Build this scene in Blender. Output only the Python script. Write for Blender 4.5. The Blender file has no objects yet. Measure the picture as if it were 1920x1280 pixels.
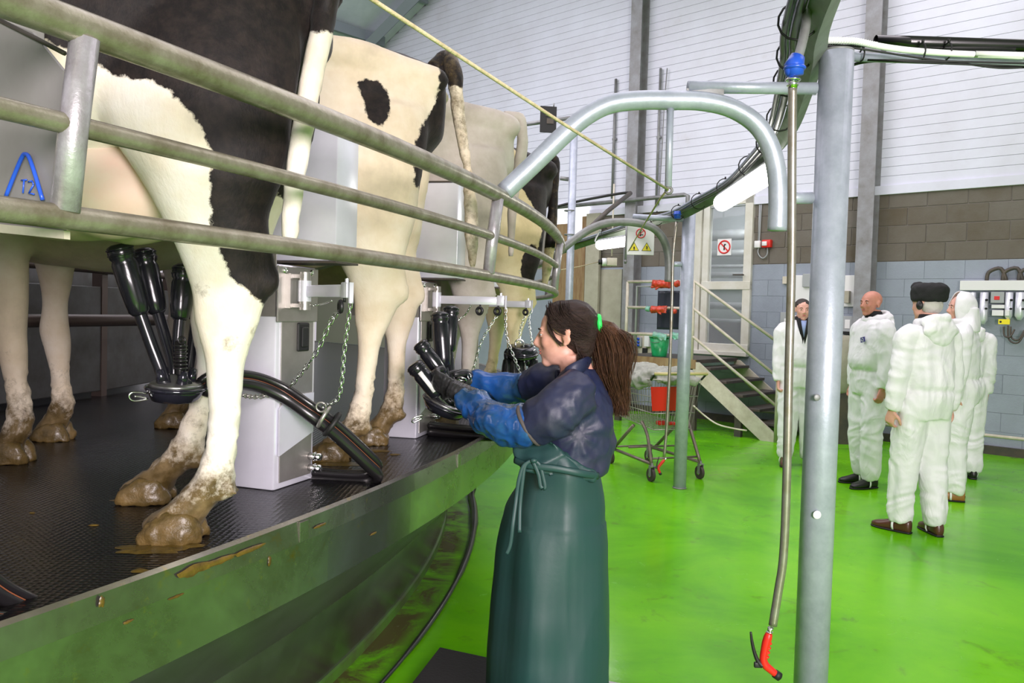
import bpy, bmesh, math, random
import numpy as np
from mathutils import Vector, Matrix, noise
random.seed(7)
sc = bpy.context.scene
COL = sc.collection
PI = math.pi

# ------------------------------------------------------------------ camera
F, CH, PITCH, ROLL = 1500.0, 1.51, 0.0362, 0.0276
FW = Vector((0, math.cos(PITCH), -math.sin(PITCH)))
UP0 = Vector((0, math.sin(PITCH), math.cos(PITCH)))
RT = Vector((1, 0, 0)) * math.cos(ROLL) + UP0 * math.sin(ROLL)
UP = UP0 * math.cos(ROLL) - Vector((1, 0, 0)) * math.sin(ROLL)
EYE = Vector((0, 0, CH))
cam = bpy.data.cameras.new('camera')
cam.sensor_width = 36.0
cam.lens = 36.0 * F / 1920.0
cam.clip_start = 0.05
camo = bpy.data.objects.new('camera', cam)
COL.objects.link(camo)
camo.matrix_world = Matrix((
    (RT.x, UP.x, -FW.x, 0), (RT.y, UP.y, -FW.y, 0), (RT.z, UP.z, -FW.z, CH), (0, 0, 0, 1)))
sc.camera = camo

# ------------------------------------------------------------------ world, lights, exposure
w = bpy.data.worlds.new('sky'); sc.world = w; w.use_nodes = True
bg = w.node_tree.nodes['Background']
bg.inputs[0].default_value = (0.97, 0.90, 1.0, 1); bg.inputs[1].default_value = 0.55

def area(name, loc, target, sx, sy, power, col=(1, 1, 1)):
    l = bpy.data.lights.new(name, 'AREA'); l.shape = 'RECTANGLE'; l.size = sx; l.size_y = sy
    l.energy = power; l.color = col
    o = bpy.data.objects.new(name, l); COL.objects.link(o); o.location = loc
    d = Vector(target) - Vector(loc)
    o.rotation_euler = d.to_track_quat('-Z', 'Y').to_euler()
    return o
# added overhead fill lamps, and an added key lamp behind the camera
area('overhead_fill_lamp', (2.2, 6.5, 6.6), (2.2, 6.5, 0), 8, 7, 365, (1.0, 0.90, 1))
area('overhead_fill_lamp', (-4.0, 9.5, 6.0), (-3.0, 12.0, 2), 7, 6, 440, (0.96, 0.90, 1))  # added over the platform to brighten the white cladding
area('overhead_fill_lamp', (-2.0, 0.0, 6.6), (-2, 1.0, 0), 6, 6, 35, (0.97, 0.93, 1))
p_ = Vector((5.71, 9.37, 0)) + Vector((-0.738, 0.675, 0)) * 3.6 + Vector((0.675, 0.738, 0)) * 0.5
area('next_room_fill_lamp', (p_.x, p_.y, 3.25), (p_.x + .7, p_.y + .7, 1.5), 1.2, 0.4, 45, (1, 1, 1))  # added unseen lamp that brightens the room behind the door glass
area('front_key_lamp', (1.8, -3.3, 2.3), (-0.8, 2.6, 1.5), 2.4, 2.0, 560, (1.0, 0.90, 0.93))  # added key light on the cows from the front, no doorway stands here

vs = sc.view_settings
sc.display_settings.display_device = 'sRGB'
vs.view_transform = 'Standard'; vs.look = 'None'; vs.gamma = 1.0; vs.exposure = 0.12
vs.use_curve_mapping = False

# ------------------------------------------------------------------ helpers: points
def ray(u, v): return FW + RT * ((u - 960) / F) - UP * ((v - 640) / F)
def at(u, v, Y):
    d = ray(u, v); return EYE + d * (Y / d.y)
def onz(u, v, z):
    d = ray(u, v); return EYE + d * ((z - CH) / d.z)
CEN = Vector((-9.31, 5.30, 0)); DECK = 0.98; RIM = 9.42
def pol(phi, r, z):
    a = math.radians(phi); return Vector((CEN.x + r * math.cos(a), CEN.y + r * math.sin(a), z))
W0 = Vector((5.71, 9.37, 0)); WD = Vector((-0.738, 0.675, 0)).normalized(); WN = Vector((-WD.y, WD.x, 0))
WANG = math.atan2(WD.y, WD.x)
def onw(u, v, off=0.0):
    """pixel -> (s, off, z) on the plane parallel to the long wall"""
    d = ray(u, v); w_ = W0 + WN * off - EYE
    t = (w_.x * WN.x + w_.y * WN.y) / (d.x * WN.x + d.y * WN.y)
    p = EYE + d * t
    q = p - W0
    return Vector((q.x * WD.x + q.y * WD.y, off, p.z))

# ------------------------------------------------------------------ helpers: materials
def nodes(name):
    m = bpy.data.materials.new(name); m.use_nodes = True
    nt = m.node_tree; b = nt.nodes['Principled BSDF']
    return m, nt, b
def N(nt, t, **kw):
    n = nt.nodes.new(t)
    for k, v in kw.items():
        if k.startswith('_'): setattr(n, k[1:], v)
        else:
            n.inputs[k.replace('__', ' ')].default_value = v
    return n
def ramp(nt, src, stops):
    r = nt.nodes.new('ShaderNodeValToRGB')
    e = r.color_ramp.elements
    while len(e) < len(stops): e.new(0.5)
    for k, (p, c) in enumerate(stops):
        e[k].position = p; e[k].color = (*c, 1)
    nt.links.new(src, r.inputs[0]); return r.outputs[0]
def mixc(nt, fac, a, b):
    m = nt.nodes.new('ShaderNodeMix'); m.data_type = 'RGBA'
    for s, x in ((m.inputs[0], fac), (m.inputs[6], a), (m.inputs[7], b)):
        if isinstance(x, bpy.types.NodeSocket): nt.links.new(x, s)
        elif isinstance(x, tuple): s.default_value = (*x, 1)
        else: s.default_value = x
    return m.outputs[2]
def objco(nt):
    return nt.nodes.new('ShaderNodeTexCoord').outputs['Object']
def noise_n(nt, scale, detail=4, rough=0.6, vec=None, dist=0.0):
    n = nt.nodes.new('ShaderNodeTexNoise'); n.inputs['Scale'].default_value = scale
    n.inputs['Detail'].default_value = detail; n.inputs['Roughness'].default_value = rough
    n.inputs['Distortion'].default_value = dist
    nt.links.new(vec if vec is not None else objco(nt), n.inputs['Vector'])
    return n.outputs['Fac']
def stretch(nt, sx, sy, sz):
    m = nt.nodes.new('ShaderNodeMapping'); m.inputs['Scale'].default_value = (sx, sy, sz)
    nt.links.new(objco(nt), m.inputs['Vector']); return m.outputs[0]
def bump(nt, b, h, strength=0.3, dist=0.01):
    n = nt.nodes.new('ShaderNodeBump'); n.inputs['Strength'].default_value = strength
    n.inputs['Distance'].default_value = dist
    nt.links.new(h, n.inputs['Height']); nt.links.new(n.outputs[0], b.inputs['Normal'])
def mth(nt, op, a, b=0.0, c=None):
    n = nt.nodes.new('ShaderNodeMath'); n.operation = op
    for k, x in enumerate((a, b) if c is None else (a, b, c)):
        if isinstance(x, bpy.types.NodeSocket): nt.links.new(x, n.inputs[k])
        else: n.inputs[k].default_value = x
    return n.outputs[0]

def pbr(name, col, rough=0.5, metal=0.0, col2=None, scale=8, amt=(0.35, 0.65), bmp=0.0, bscale=60, coat=0.0, vec=None, emis=None, estr=0, rvar=0.0, alpha=None, trans=0.0, spec=None):
    m, nt, b = nodes(name)
    b.inputs['Base Color'].default_value = (*col, 1)
    b.inputs['Roughness'].default_value = rough; b.inputs['Metallic'].default_value = metal
    if col2 is not None:
        n = noise_n(nt, scale, 6, 0.65, vec(nt) if vec else None)
        c = ramp(nt, n, [(amt[0], col), (amt[1], col2)])
        nt.links.new(c, b.inputs['Base Color'])
        if rvar:
            nt.links.new(mth(nt, 'MULTIPLY_ADD', n, rvar, rough - rvar * 0.5), b.inputs['Roughness'])
    if bmp: bump(nt, b, noise_n(nt, bscale, 4, 0.6), bmp, 0.004)
    if coat: b.inputs['Coat Weight'].default_value = coat; b.inputs['Coat Roughness'].default_value = 0.08
    if emis: b.inputs['Emission Color'].default_value = (*emis, 1); b.inputs['Emission Strength'].default_value = estr
    if trans: b.inputs['Transmission Weight'].default_value = trans
    if spec is not None: b.inputs['Specular IOR Level'].default_value = spec
    return m

M = {}
M['galv'] = pbr('galvanised_steel', (0.47, 0.51, 0.59), 0.42, 0.3, (0.33, 0.37, 0.43), 14, (0.3, 0.72), 0.15, 90, rvar=0.25)
M['galv_dull'] = pbr('dull_galvanised_steel', (0.28, 0.29, 0.29), 0.5, 0.35, (0.17, 0.17, 0.16), 9, (0.3, 0.7), 0.15, 70)
M['rail'] = pbr('soiled_rail_steel', (0.33, 0.31, 0.24), 0.36, 0.5, (0.14, 0.12, 0.07), 16, (0.3, 0.72), 0.25, 70, rvar=0.3)
M['railpost'] = pbr('rail_post_steel', (0.48, 0.47, 0.50), 0.36, 0.45, (0.26, 0.24, 0.25), 18, (0.3, 0.7), 0.3, 60, rvar=0.3)
M['stainless'] = pbr('stainless_steel', (0.84, 0.84, 0.93), 0.28, 0.4, (0.74, 0.74, 0.82), 5, (0.3, 0.7), 0.05, 30)
M['stainless_dull'] = pbr('brushed_stainless', (0.50, 0.48, 0.46), 0.36, 0.75, (0.37, 0.35, 0.32), 7, (0.3, 0.7), 0.05, 30)
M['chrome'] = pbr('bright_steel', (0.85, 0.85, 0.85), 0.15, 1.0)
M['rubber'] = pbr('wet_black_rubber', (0.008, 0.009, 0.012), 0.22, 0.0, (0.014, 0.014, 0.018), 20, coat=0.4)
M['hose'] = pbr('black_hose', (0.012, 0.011, 0.012), 0.3, 0.0, coat=0.2)
M['stripe'] = pbr('orange_stripe', (0.22, 0.07, 0.03), 0.4)
M['blackmat'] = pbr('black_plastic', (0.012, 0.012, 0.013), 0.45)
M['darkclaw'] = pbr('dark_claw_plastic', (0.02, 0.02, 0.03), 0.15, 0.3, coat=0.5)
M['clawtop'] = pbr('grey_claw_steel', (0.30, 0.30, 0.30), 0.3, 0.9)
M['bluepl'] = pbr('blue_plastic', (0.02, 0.09, 0.55), 0.3)
M['redpl'] = pbr('red_plastic', (0.68, 0.02, 0.012), 0.35)
M['whitepl'] = pbr('white_plastic', (0.78, 0.78, 0.76), 0.35)
M['cream'] = pbr('cream_painted_steel', (0.62, 0.58, 0.47), 0.5, 0.0, (0.42, 0.37, 0.27), 7, (0.35, 0.75))
M['greypl'] = pbr('grey_plastic', (0.36, 0.38, 0.38), 0.45)
M['yellow'] = pbr('yellow_print', (0.85, 0.72, 0.02), 0.5)
M['black'] = pbr('black_print', (0.01, 0.01, 0.01), 0.6)
M['redprint'] = pbr('red_print', (0.7, 0.03, 0.03), 0.5)
M['rope'] = pbr('yellow_cord', (0.68, 0.58, 0.38), 0.7, 0, (0.45, 0.36, 0.2), 40, bmp=0.6, bscale=200)
M['navy'] = pbr('navy_waterproof_nylon', (0.014, 0.020, 0.065), 0.50, 0, (0.035, 0.035, 0.06), 6, (0.35, 0.75), 0.25, 40, rvar=0.2)
M['bluesl'] = pbr('wet_blue_pvc_sleeve', (0.014, 0.085, 0.32), 0.22, 0, (0.018, 0.06, 0.11), 7, (0.40, 0.66), 0.1, 30, coat=0.3)
M['glove'] = pbr('wet_black_glove', (0.012, 0.012, 0.014), 0.28, 0, (0.03, 0.03, 0.032), 30, bmp=0.4, bscale=110, coat=0.2)
M['apron'] = pbr('dark_green_rubber_apron', (0.015, 0.062, 0.056), 0.48, 0, (0.024, 0.062, 0.062), 4, (0.3, 0.7), 0.08, 60, rvar=0.12)
M['brownstrap'] = pbr('brown_cuff_elastic', (0.09, 0.075, 0.07), 0.7)
M['skin'] = pbr('skin', (0.72, 0.40, 0.31), 0.45, 0, (0.62, 0.30, 0.22), 16, (0.35, 0.7))
M['skin_red'] = pbr('ruddy_skin', (0.60, 0.26, 0.18), 0.45, 0, (0.48, 0.19, 0.13), 16, (0.35, 0.7))
M['lip'] = pbr('lip', (0.45, 0.12, 0.11), 0.4)
M['eyew'] = pbr('eye_white', (0.7, 0.68, 0.65), 0.2)
M['iris'] = pbr('iris', (0.03, 0.03, 0.03), 0.2)
M['greentie'] = pbr('bright_green_hair_tie', (0.03, 0.75, 0.12), 0.5)
M['hairdark'] = pbr('dark_short_hair', (0.03, 0.02, 0.015), 0.6, bmp=0.5, bscale=120)
M['hairgrey'] = pbr('grey_hair', (0.55, 0.52, 0.48), 0.6, bmp=0.5, bscale=120)
M['blackcloth'] = pbr('black_wool', (0.008, 0.008, 0.009), 0.85, bmp=0.6, bscale=120)
M['blueshirt'] = pbr('pale_blue_shirt', (0.35, 0.45, 0.75), 0.7)
M['coverall'] = pbr('white_coverall_fabric', (0.84, 0.83, 0.84), 0.6, 0, (0.77, 0.77, 0.79), 5, (0.3, 0.7), 0.1, 60)
_m = M['coverall']; _nt = _m.node_tree; _b = _nt.nodes['Principled BSDF']
_n = noise_n(_nt, 1.0, 3, 0.55, stretch(_nt, 8, 8, 3.5), 1.0)
_r = mth(_nt, 'ABSOLUTE', mth(_nt, 'SUBTRACT', _n, 0.5))
bump(_nt, _b, _r, 0.5, 0.03)
M['brownshoe'] = pbr('brown_leather', (0.09, 0.035, 0.02), 0.3)
M['tanshoe'] = pbr('tan_leather', (0.33, 0.15, 0.035), 0.45)
M['blackshoe'] = pbr('black_leather', (0.012, 0.011, 0.011), 0.35)
M['hoof'] = pbr('muddy_hoof', (0.07, 0.046, 0.011), 0.25, 0, (0.17, 0.11, 0.038), 26, (0.35, 0.7), 0.8, 60, coat=0.15)
M['hoof'].node_tree.nodes['Principled BSDF'].inputs['Roughness'].default_value = 0.42
M['udder'] = pbr('pink_udder_skin', (0.78, 0.56, 0.46), 0.55, 0, (0.76, 0.66, 0.54), 6, (0.35, 0.7), 0.1, 60)
M['teat'] = pbr('pink_teat', (0.6, 0.3, 0.22), 0.5)
M['column'] = pbr('weathered_steel_column', (0.32, 0.33, 0.35), 0.55, 0.2, (0.19, 0.18, 0.17), 5, (0.3, 0.72), 0.2, 40)
M['darksteel'] = pbr('dark_steel', (0.06, 0.055, 0.05), 0.5, 0.2, (0.10, 0.08, 0.06), 8)
M['wire'] = pbr('trolley_wire', (0.38, 0.36, 0.32), 0.35, 0.6)
M['trolleyframe'] = pbr('trolley_frame', (0.16, 0.13, 0.11), 0.45, 0.5, (0.24, 0.2, 0.16), 15)
M['wheel'] = pbr('dark_rubber_wheel', (0.045, 0.03, 0.03), 0.6)
M['greycloth'] = pbr('grey_green_tarpaulin', (0.40, 0.41, 0.35), 0.7, 0, (0.25, 0.26, 0.22), 9, (0.3, 0.7))
M['redglove'] = pbr('red_rubber_glove', (0.62, 0.05, 0.02), 0.4, 0, (0.30, 0.04, 0.015), 14)
M['greenglove'] = pbr('pale_green_glove', (0.15, 0.5, 0.36), 0.4, 0, (0.22, 0.35, 0.28), 14)
M['bucket'] = pbr('translucent_green_bucket', (0.01, 0.27, 0.07), 0.3, 0, (0.02, 0.45, 0.15), 10)
M['rust'] = pbr('rusty_brown_board', (0.20, 0.105, 0.045), 0.7, 0, (0.33, 0.24, 0.12), 6, (0.3, 0.7), vec=lambda nt: stretch(nt, 3, 3, 0.5))
M['beige'] = pbr('beige_panel', (0.42, 0.40, 0.31), 0.6, 0, (0.34, 0.32, 0.24), 5)
M['doorpvc'] = pbr('cream_pvc_door', (0.70, 0.69, 0.62), 0.35, 0, (0.60, 0.58, 0.48), 4)
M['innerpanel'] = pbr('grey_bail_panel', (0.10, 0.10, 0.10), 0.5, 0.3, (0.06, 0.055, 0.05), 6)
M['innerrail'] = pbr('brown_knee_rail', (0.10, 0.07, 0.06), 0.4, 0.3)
M['partition'] = pbr('dull_steel_sheet', (0.30, 0.29, 0.28), 0.55, 0.25, (0.24, 0.23, 0.215), 4)
M['roof'] = pbr('roof_sheet', (0.55, 0.60, 0.64), 0.7, 0, (0.45, 0.5, 0.54), 2)
M['purlin'] = pbr('grey_purlin', (0.22, 0.25, 0.28), 0.6)
M['lamp'] = pbr('lit_diffuser', (0.9, 0.9, 0.9), 0.4, emis=(1.0, 0.97, 0.9), estr=14)
M['mortar'] = pbr('mortar', (0.26, 0.24, 0.21), 0.9)
M['led'] = pbr('green_led', (0.1, 0.8, 0.1), 0.4, emis=(0.3, 1.0, 0.1), estr=2)
M['conduit'] = pbr('white_conduit', (0.82, 0.86, 0.80), 0.35)
M['hosegrey'] = pbr('grey_metal_hose', (0.40, 0.38, 0.34), 0.3, 0.7, (0.30, 0.27, 0.2), 20)
M['daylight'] = pbr('daylit_opening', (0.9, 0.9, 0.9), 0.5, emis=(0.95, 0.97, 1.0), estr=1.0)

# block wall: grey painted / brown bare, each block a little different
def block_mat(name, c1, c2, c3, rough):
    m, nt, b = nodes(name)
    oi = nt.nodes.new('ShaderNodeObjectInfo').outputs['Random']
    geo = nt.nodes.new('ShaderNodeNewGeometry').outputs['Position']
    n = noise_n(nt, 1.6, 6, 0.7, geo)
    n2 = noise_n(nt, 45, 3, 0.7, geo)
    base = ramp(nt, n, [(0.35, c1), (0.65, c2)])
    base = mixc(nt, mth(nt, 'MULTIPLY', oi, 0.45), base, c3)
    base = mixc(nt, mth(nt, 'MULTIPLY', n2, 0.25), base, c1)
    nt.links.new(base, b.inputs['Base Color']); b.inputs['Roughness'].default_value = rough
    bump(nt, b, n2, 0.5, 0.006); return m
M['block_brown'] = block_mat('bare_concrete_block', (0.105, 0.085, 0.055), (0.15, 0.135, 0.11), (0.20, 0.19, 0.17), 0.9)
M['block_paint'] = block_mat('grey_painted_block', (0.29, 0.33, 0.39), (0.22, 0.25, 0.29), (0.32, 0.36, 0.41), 0.6)

def cladding_mat():
    m, nt, b = nodes('white_cladding')
    geo = nt.nodes.new('ShaderNodeNewGeometry').outputs['Position']
    n = noise_n(nt, 0.9, 6, 0.7, geo)
    c = ramp(nt, n, [(0.35, (0.70, 0.72, 0.81)), (0.62, (0.63, 0.64, 0.71)), (0.8, (0.52, 0.51, 0.51))])
    nt.links.new(c, b.inputs['Base Color']); b.inputs['Roughness'].default_value = 0.45; return m
M['clad'] = cladding_mat()

def floor_mat():
    m, nt, b = nodes('wet_green_resin_floor')
    geo = nt.nodes.new('ShaderNodeNewGeometry').outputs['Position']
    n = noise_n(nt, 0.7, 7, 0.65, geo, 0.6)
    n2 = noise_n(nt, 3.2, 6, 0.7, geo, 1.0)
    c = ramp(nt, n, [(0.30, (0.075, 0.32, 0.003)), (0.5, (0.13, 0.46, 0.003)), (0.7, (0.19, 0.56, 0.004))])
    c = mixc(nt, ramp(nt, n2, [(0.30, (0.75, 0.75, 0.75)), (0.42, (0, 0, 0))]), c, (0.10, 0.25, 0.015))
    # brown slurry stains on the strip next to the platform kerb
    sep = nt.nodes.new('ShaderNodeSeparateXYZ'); nt.links.new(geo, sep.inputs[0])
    dx = mth(nt, 'SUBTRACT', sep.outputs[0], CEN.x); dy = mth(nt, 'SUBTRACT', sep.outputs[1], CEN.y)
    r = mth(nt, 'SQRT', mth(nt, 'ADD', mth(nt, 'MULTIPLY', dx, dx), mth(nt, 'MULTIPLY', dy, dy)))
    band = nt.nodes.new('ShaderNodeMapRange'); nt.links.new(r, band.inputs[0])
    band.inputs[1].default_value = 9.12; band.inputs[2].default_value = 8.98; band.inputs[3].default_value = 0; band.inputs[4].default_value = 1
    st = ramp(nt, noise_n(nt, 2.6, 6, 0.75, geo, 0.8), [(0.38, (0, 0, 0)), (0.56, (0.95, 0.95, 0.95))])
    sg = nt.nodes.new('ShaderNodeSeparateColor'); nt.links.new(st, sg.inputs[0])
    c = mixc(nt, mth(nt, 'MULTIPLY', band.outputs[0], sg.outputs[0]), c, (0.07, 0.05, 0.018))
    nt.links.new(c, b.inputs['Base Color'])
    rr = nt.nodes.new('ShaderNodeMapRange'); nt.links.new(n2, rr.inputs[0])
    rr.inputs[1].default_value = 0.3; rr.inputs[2].default_value = 0.7; rr.inputs[3].default_value = 0.10; rr.inputs[4].default_value = 0.30
    nt.links.new(rr.outputs[0], b.inputs['Roughness'])
    bump(nt, b, noise_n(nt, 30, 4, 0.6, geo), 0.06, 0.01); b.inputs['Specular IOR Level'].default_value = 0.14; return m
M['floor'] = floor_mat()

def deck_mat():
    m, nt, b = nodes('wet_black_studded_rubber')
    co = objco(nt)
    n = noise_n(nt, 2.5, 7, 0.7, co, 0.5)
    c = ramp(nt, n, [(0.42, (0.004, 0.004, 0.006)), (0.64, (0.012, 0.010, 0.008)), (0.76, (0.06, 0.042, 0.014))])
    nt.links.new(c, b.inputs['Base Color'])
    vo = nt.nodes.new('ShaderNodeTexVoronoi'); vo.inputs['Scale'].default_value = 70; vo.inputs['Randomness'].default_value = 0.15
    nt.links.new(co, vo.inputs['Vector'])
    b.inputs['Roughness'].default_value = 0.22
    bump(nt, b, vo.outputs['Distance'], 0.5, 0.006); b.inputs['Specular IOR Level'].default_value = 0.3; return m
M['deck'] = deck_mat()
def fascia_mat():
    m, nt, b = nodes('splashed_stainless_fascia')
    co = objco(nt)
    n = noise_n(nt, 3.0, 7, 0.7, co, 0.4); n2 = noise_n(nt, 26, 5, 0.7, co)
    c = ramp(nt, n, [(0.35, (0.40, 0.39, 0.37)), (0.65, (0.22, 0.21, 0.175))])
    c = mixc(nt, ramp(nt, n2, [(0.60, (0, 0, 0)), (0.72, (1, 1, 1))]), c, (0.40, 0.33, 0.16))
    c = mixc(nt, ramp(nt, n, [(0.64, (0, 0, 0)), (0.72, (1, 1, 1))]), c, (0.30, 0.19, 0.05))
    nt.links.new(c, b.inputs['Base Color']); b.inputs['Metallic'].default_value = 0.92
    nt.links.new(mth(nt, 'MULTIPLY_ADD', n, 0.3, 0.10), b.inputs['Roughness']); return m
M['fascia'] = fascia_mat()

def hide_mat(name, white, tint):
    m, nt, b = nodes(name)
    co = objco(nt)
    at_ = nt.nodes.new('ShaderNodeAttribute'); at_.attribute_name = 'patch'
    dr = nt.nodes.new('ShaderNodeAttribute'); dr.attribute_name = 'dirt'
    e = noise_n(nt, 38, 5, 0.7, co)
    f = mth(nt, 'ADD', at_.outputs['Fac'], mth(nt, 'MULTIPLY_ADD', e, 0.035, -0.0175))
    fac = nt.nodes.new('ShaderNodeMapRange'); nt.links.new(f, fac.inputs[0])
    fac.inputs[1].default_value = -0.003; fac.inputs[2].default_value = 0.003
    n = noise_n(nt, 3.5, 5, 0.65, co)
    wc = ramp(nt, n, [(0.32, white), (0.56, tint), (0.74, tuple(0.72 * q for q in tint))])
    bc = ramp(nt, noise_n(nt, 30, 5, 0.7, co), [(0.4, (0.008, 0.006, 0.006)), (0.75, (0.026, 0.018, 0.015))])
    c = mixc(nt, fac.outputs[0], wc, bc)
    dn = noise_n(nt, 34, 6, 0.75, co); dn2 = noise_n(nt, 9, 5, 0.7, co)
    dsum = mth(nt, 'ADD', mth(nt, 'MULTIPLY', dn, 0.55), mth(nt, 'MULTIPLY', dn2, 0.45))
    dm = nt.nodes.new('ShaderNodeMapRange'); nt.links.new(mth(nt, 'ADD', dsum, dr.outputs['Fac']), dm.inputs[0])
    dm.inputs[1].default_value = 0.66; dm.inputs[2].default_value = 0.86
    dc = ramp(nt, noise_n(nt, 20, 4, 0.6, co), [(0.35, (0.065, 0.042, 0.012)), (0.7, (0.20, 0.14, 0.065))])
    c = mixc(nt, dm.outputs[0], c, dc)
    nt.links.new(c, b.inputs['Base Color']); b.inputs['Roughness'].default_value = 0.6
    nt.links.new(mth(nt, 'MULTIPLY_ADD', dm.outputs[0], -0.25, 0.62), b.inputs['Roughness'])
    fur = noise_n(nt, 1.0, 4, 0.7, stretch(nt, 60, 140, 35))
    bump(nt, b, fur, 0.35, 0.004)
    b.inputs['Sheen Weight'].default_value = 0.05; b.inputs['Specular IOR Level'].default_value = 0.22
    return m
M['hide1'] = hide_mat('black_and_white_hide', (0.83, 0.80, 0.74), (0.74, 0.66, 0.52))
M['hide2'] = hide_mat('cream_white_hide', (0.78, 0.70, 0.58), (0.66, 0.55, 0.40))
M['hide3'] = hide_mat('greyish_white_hide', (0.60, 0.55, 0.50), (0.44, 0.39, 0.33))
M['hide4'] = hide_mat('yellowish_white_hide', (0.74, 0.66, 0.44), (0.60, 0.50, 0.28))

def hair_mat(name, c1, c2, s):
    m, nt, b = nodes(name)
    n = noise_n(nt, 1.0, 5, 0.7, stretch(nt, *s))
    nt.links.new(ramp(nt, n, [(0.35, c1), (0.75, c2)]), b.inputs['Base Color'])
    b.inputs['Roughness'].default_value = 0.45; b.inputs['Specular IOR Level'].default_value = 0.25
    bump(nt, b, n, 0.8, 0.006); return m
M['hair'] = hair_mat('dark_brown_hair', (0.016, 0.009, 0.008), (0.055, 0.030, 0.022), (30, 260, 200))
M['pony'] = hair_mat('auburn_ponytail_hair', (0.035, 0.014, 0.008), (0.17, 0.075, 0.032), (220, 220, 25))

def glass_mat():
    m, nt, b = nodes('door_glass')
    b.inputs['Base Color'].default_value = (0.8, 0.85, 0.88, 1); b.inputs['Roughness'].default_value = 0.03
    b.inputs['Transmission Weight'].default_value = 0.85; b.inputs['IOR'].default_value = 1.3
    return m
M['glass'] = glass_mat()

# ------------------------------------------------------------------ helpers: objects
def link(name, me, mat=None, parent=None, smooth=True):
    o = bpy.data.objects.new(name, me); COL.objects.link(o)
    if mat is not None:
        for mm in (mat if isinstance(mat, (list, tuple)) else [mat]):
            me.materials.append(M[mm] if isinstance(mm, str) else mm)
    if parent is not None: o.parent = parent
    if smooth and len(me.polygons):
        me.polygons.foreach_set('use_smooth', [True] * len(me.polygons))
    return o
def root(name, label, cat, loc=(0, 0, 0), rz=0.0, group=None, kind=None, parent=None):
    o = bpy.data.objects.new(name, None); COL.objects.link(o)
    o.location = loc; o.rotation_euler = (0, 0, rz); o.empty_display_size = 0.1
    if label: o['label'] = label
    if cat: o['category'] = cat
    if group: o['group'] = group
    if kind: o['kind'] = kind
    if parent: o.parent = parent
    return o
def tag(o, label, cat, group=None):
    o['label'] = label; o['category'] = cat
    if group: o['group'] = group
    return o
def inv(parent):
    """matrix taking world points into the parent's frame (rigid z-rotations only)"""
    return (Matrix.Translation(parent.location) @ parent.rotation_euler.to_matrix().to_4x4()).inverted()

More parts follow.
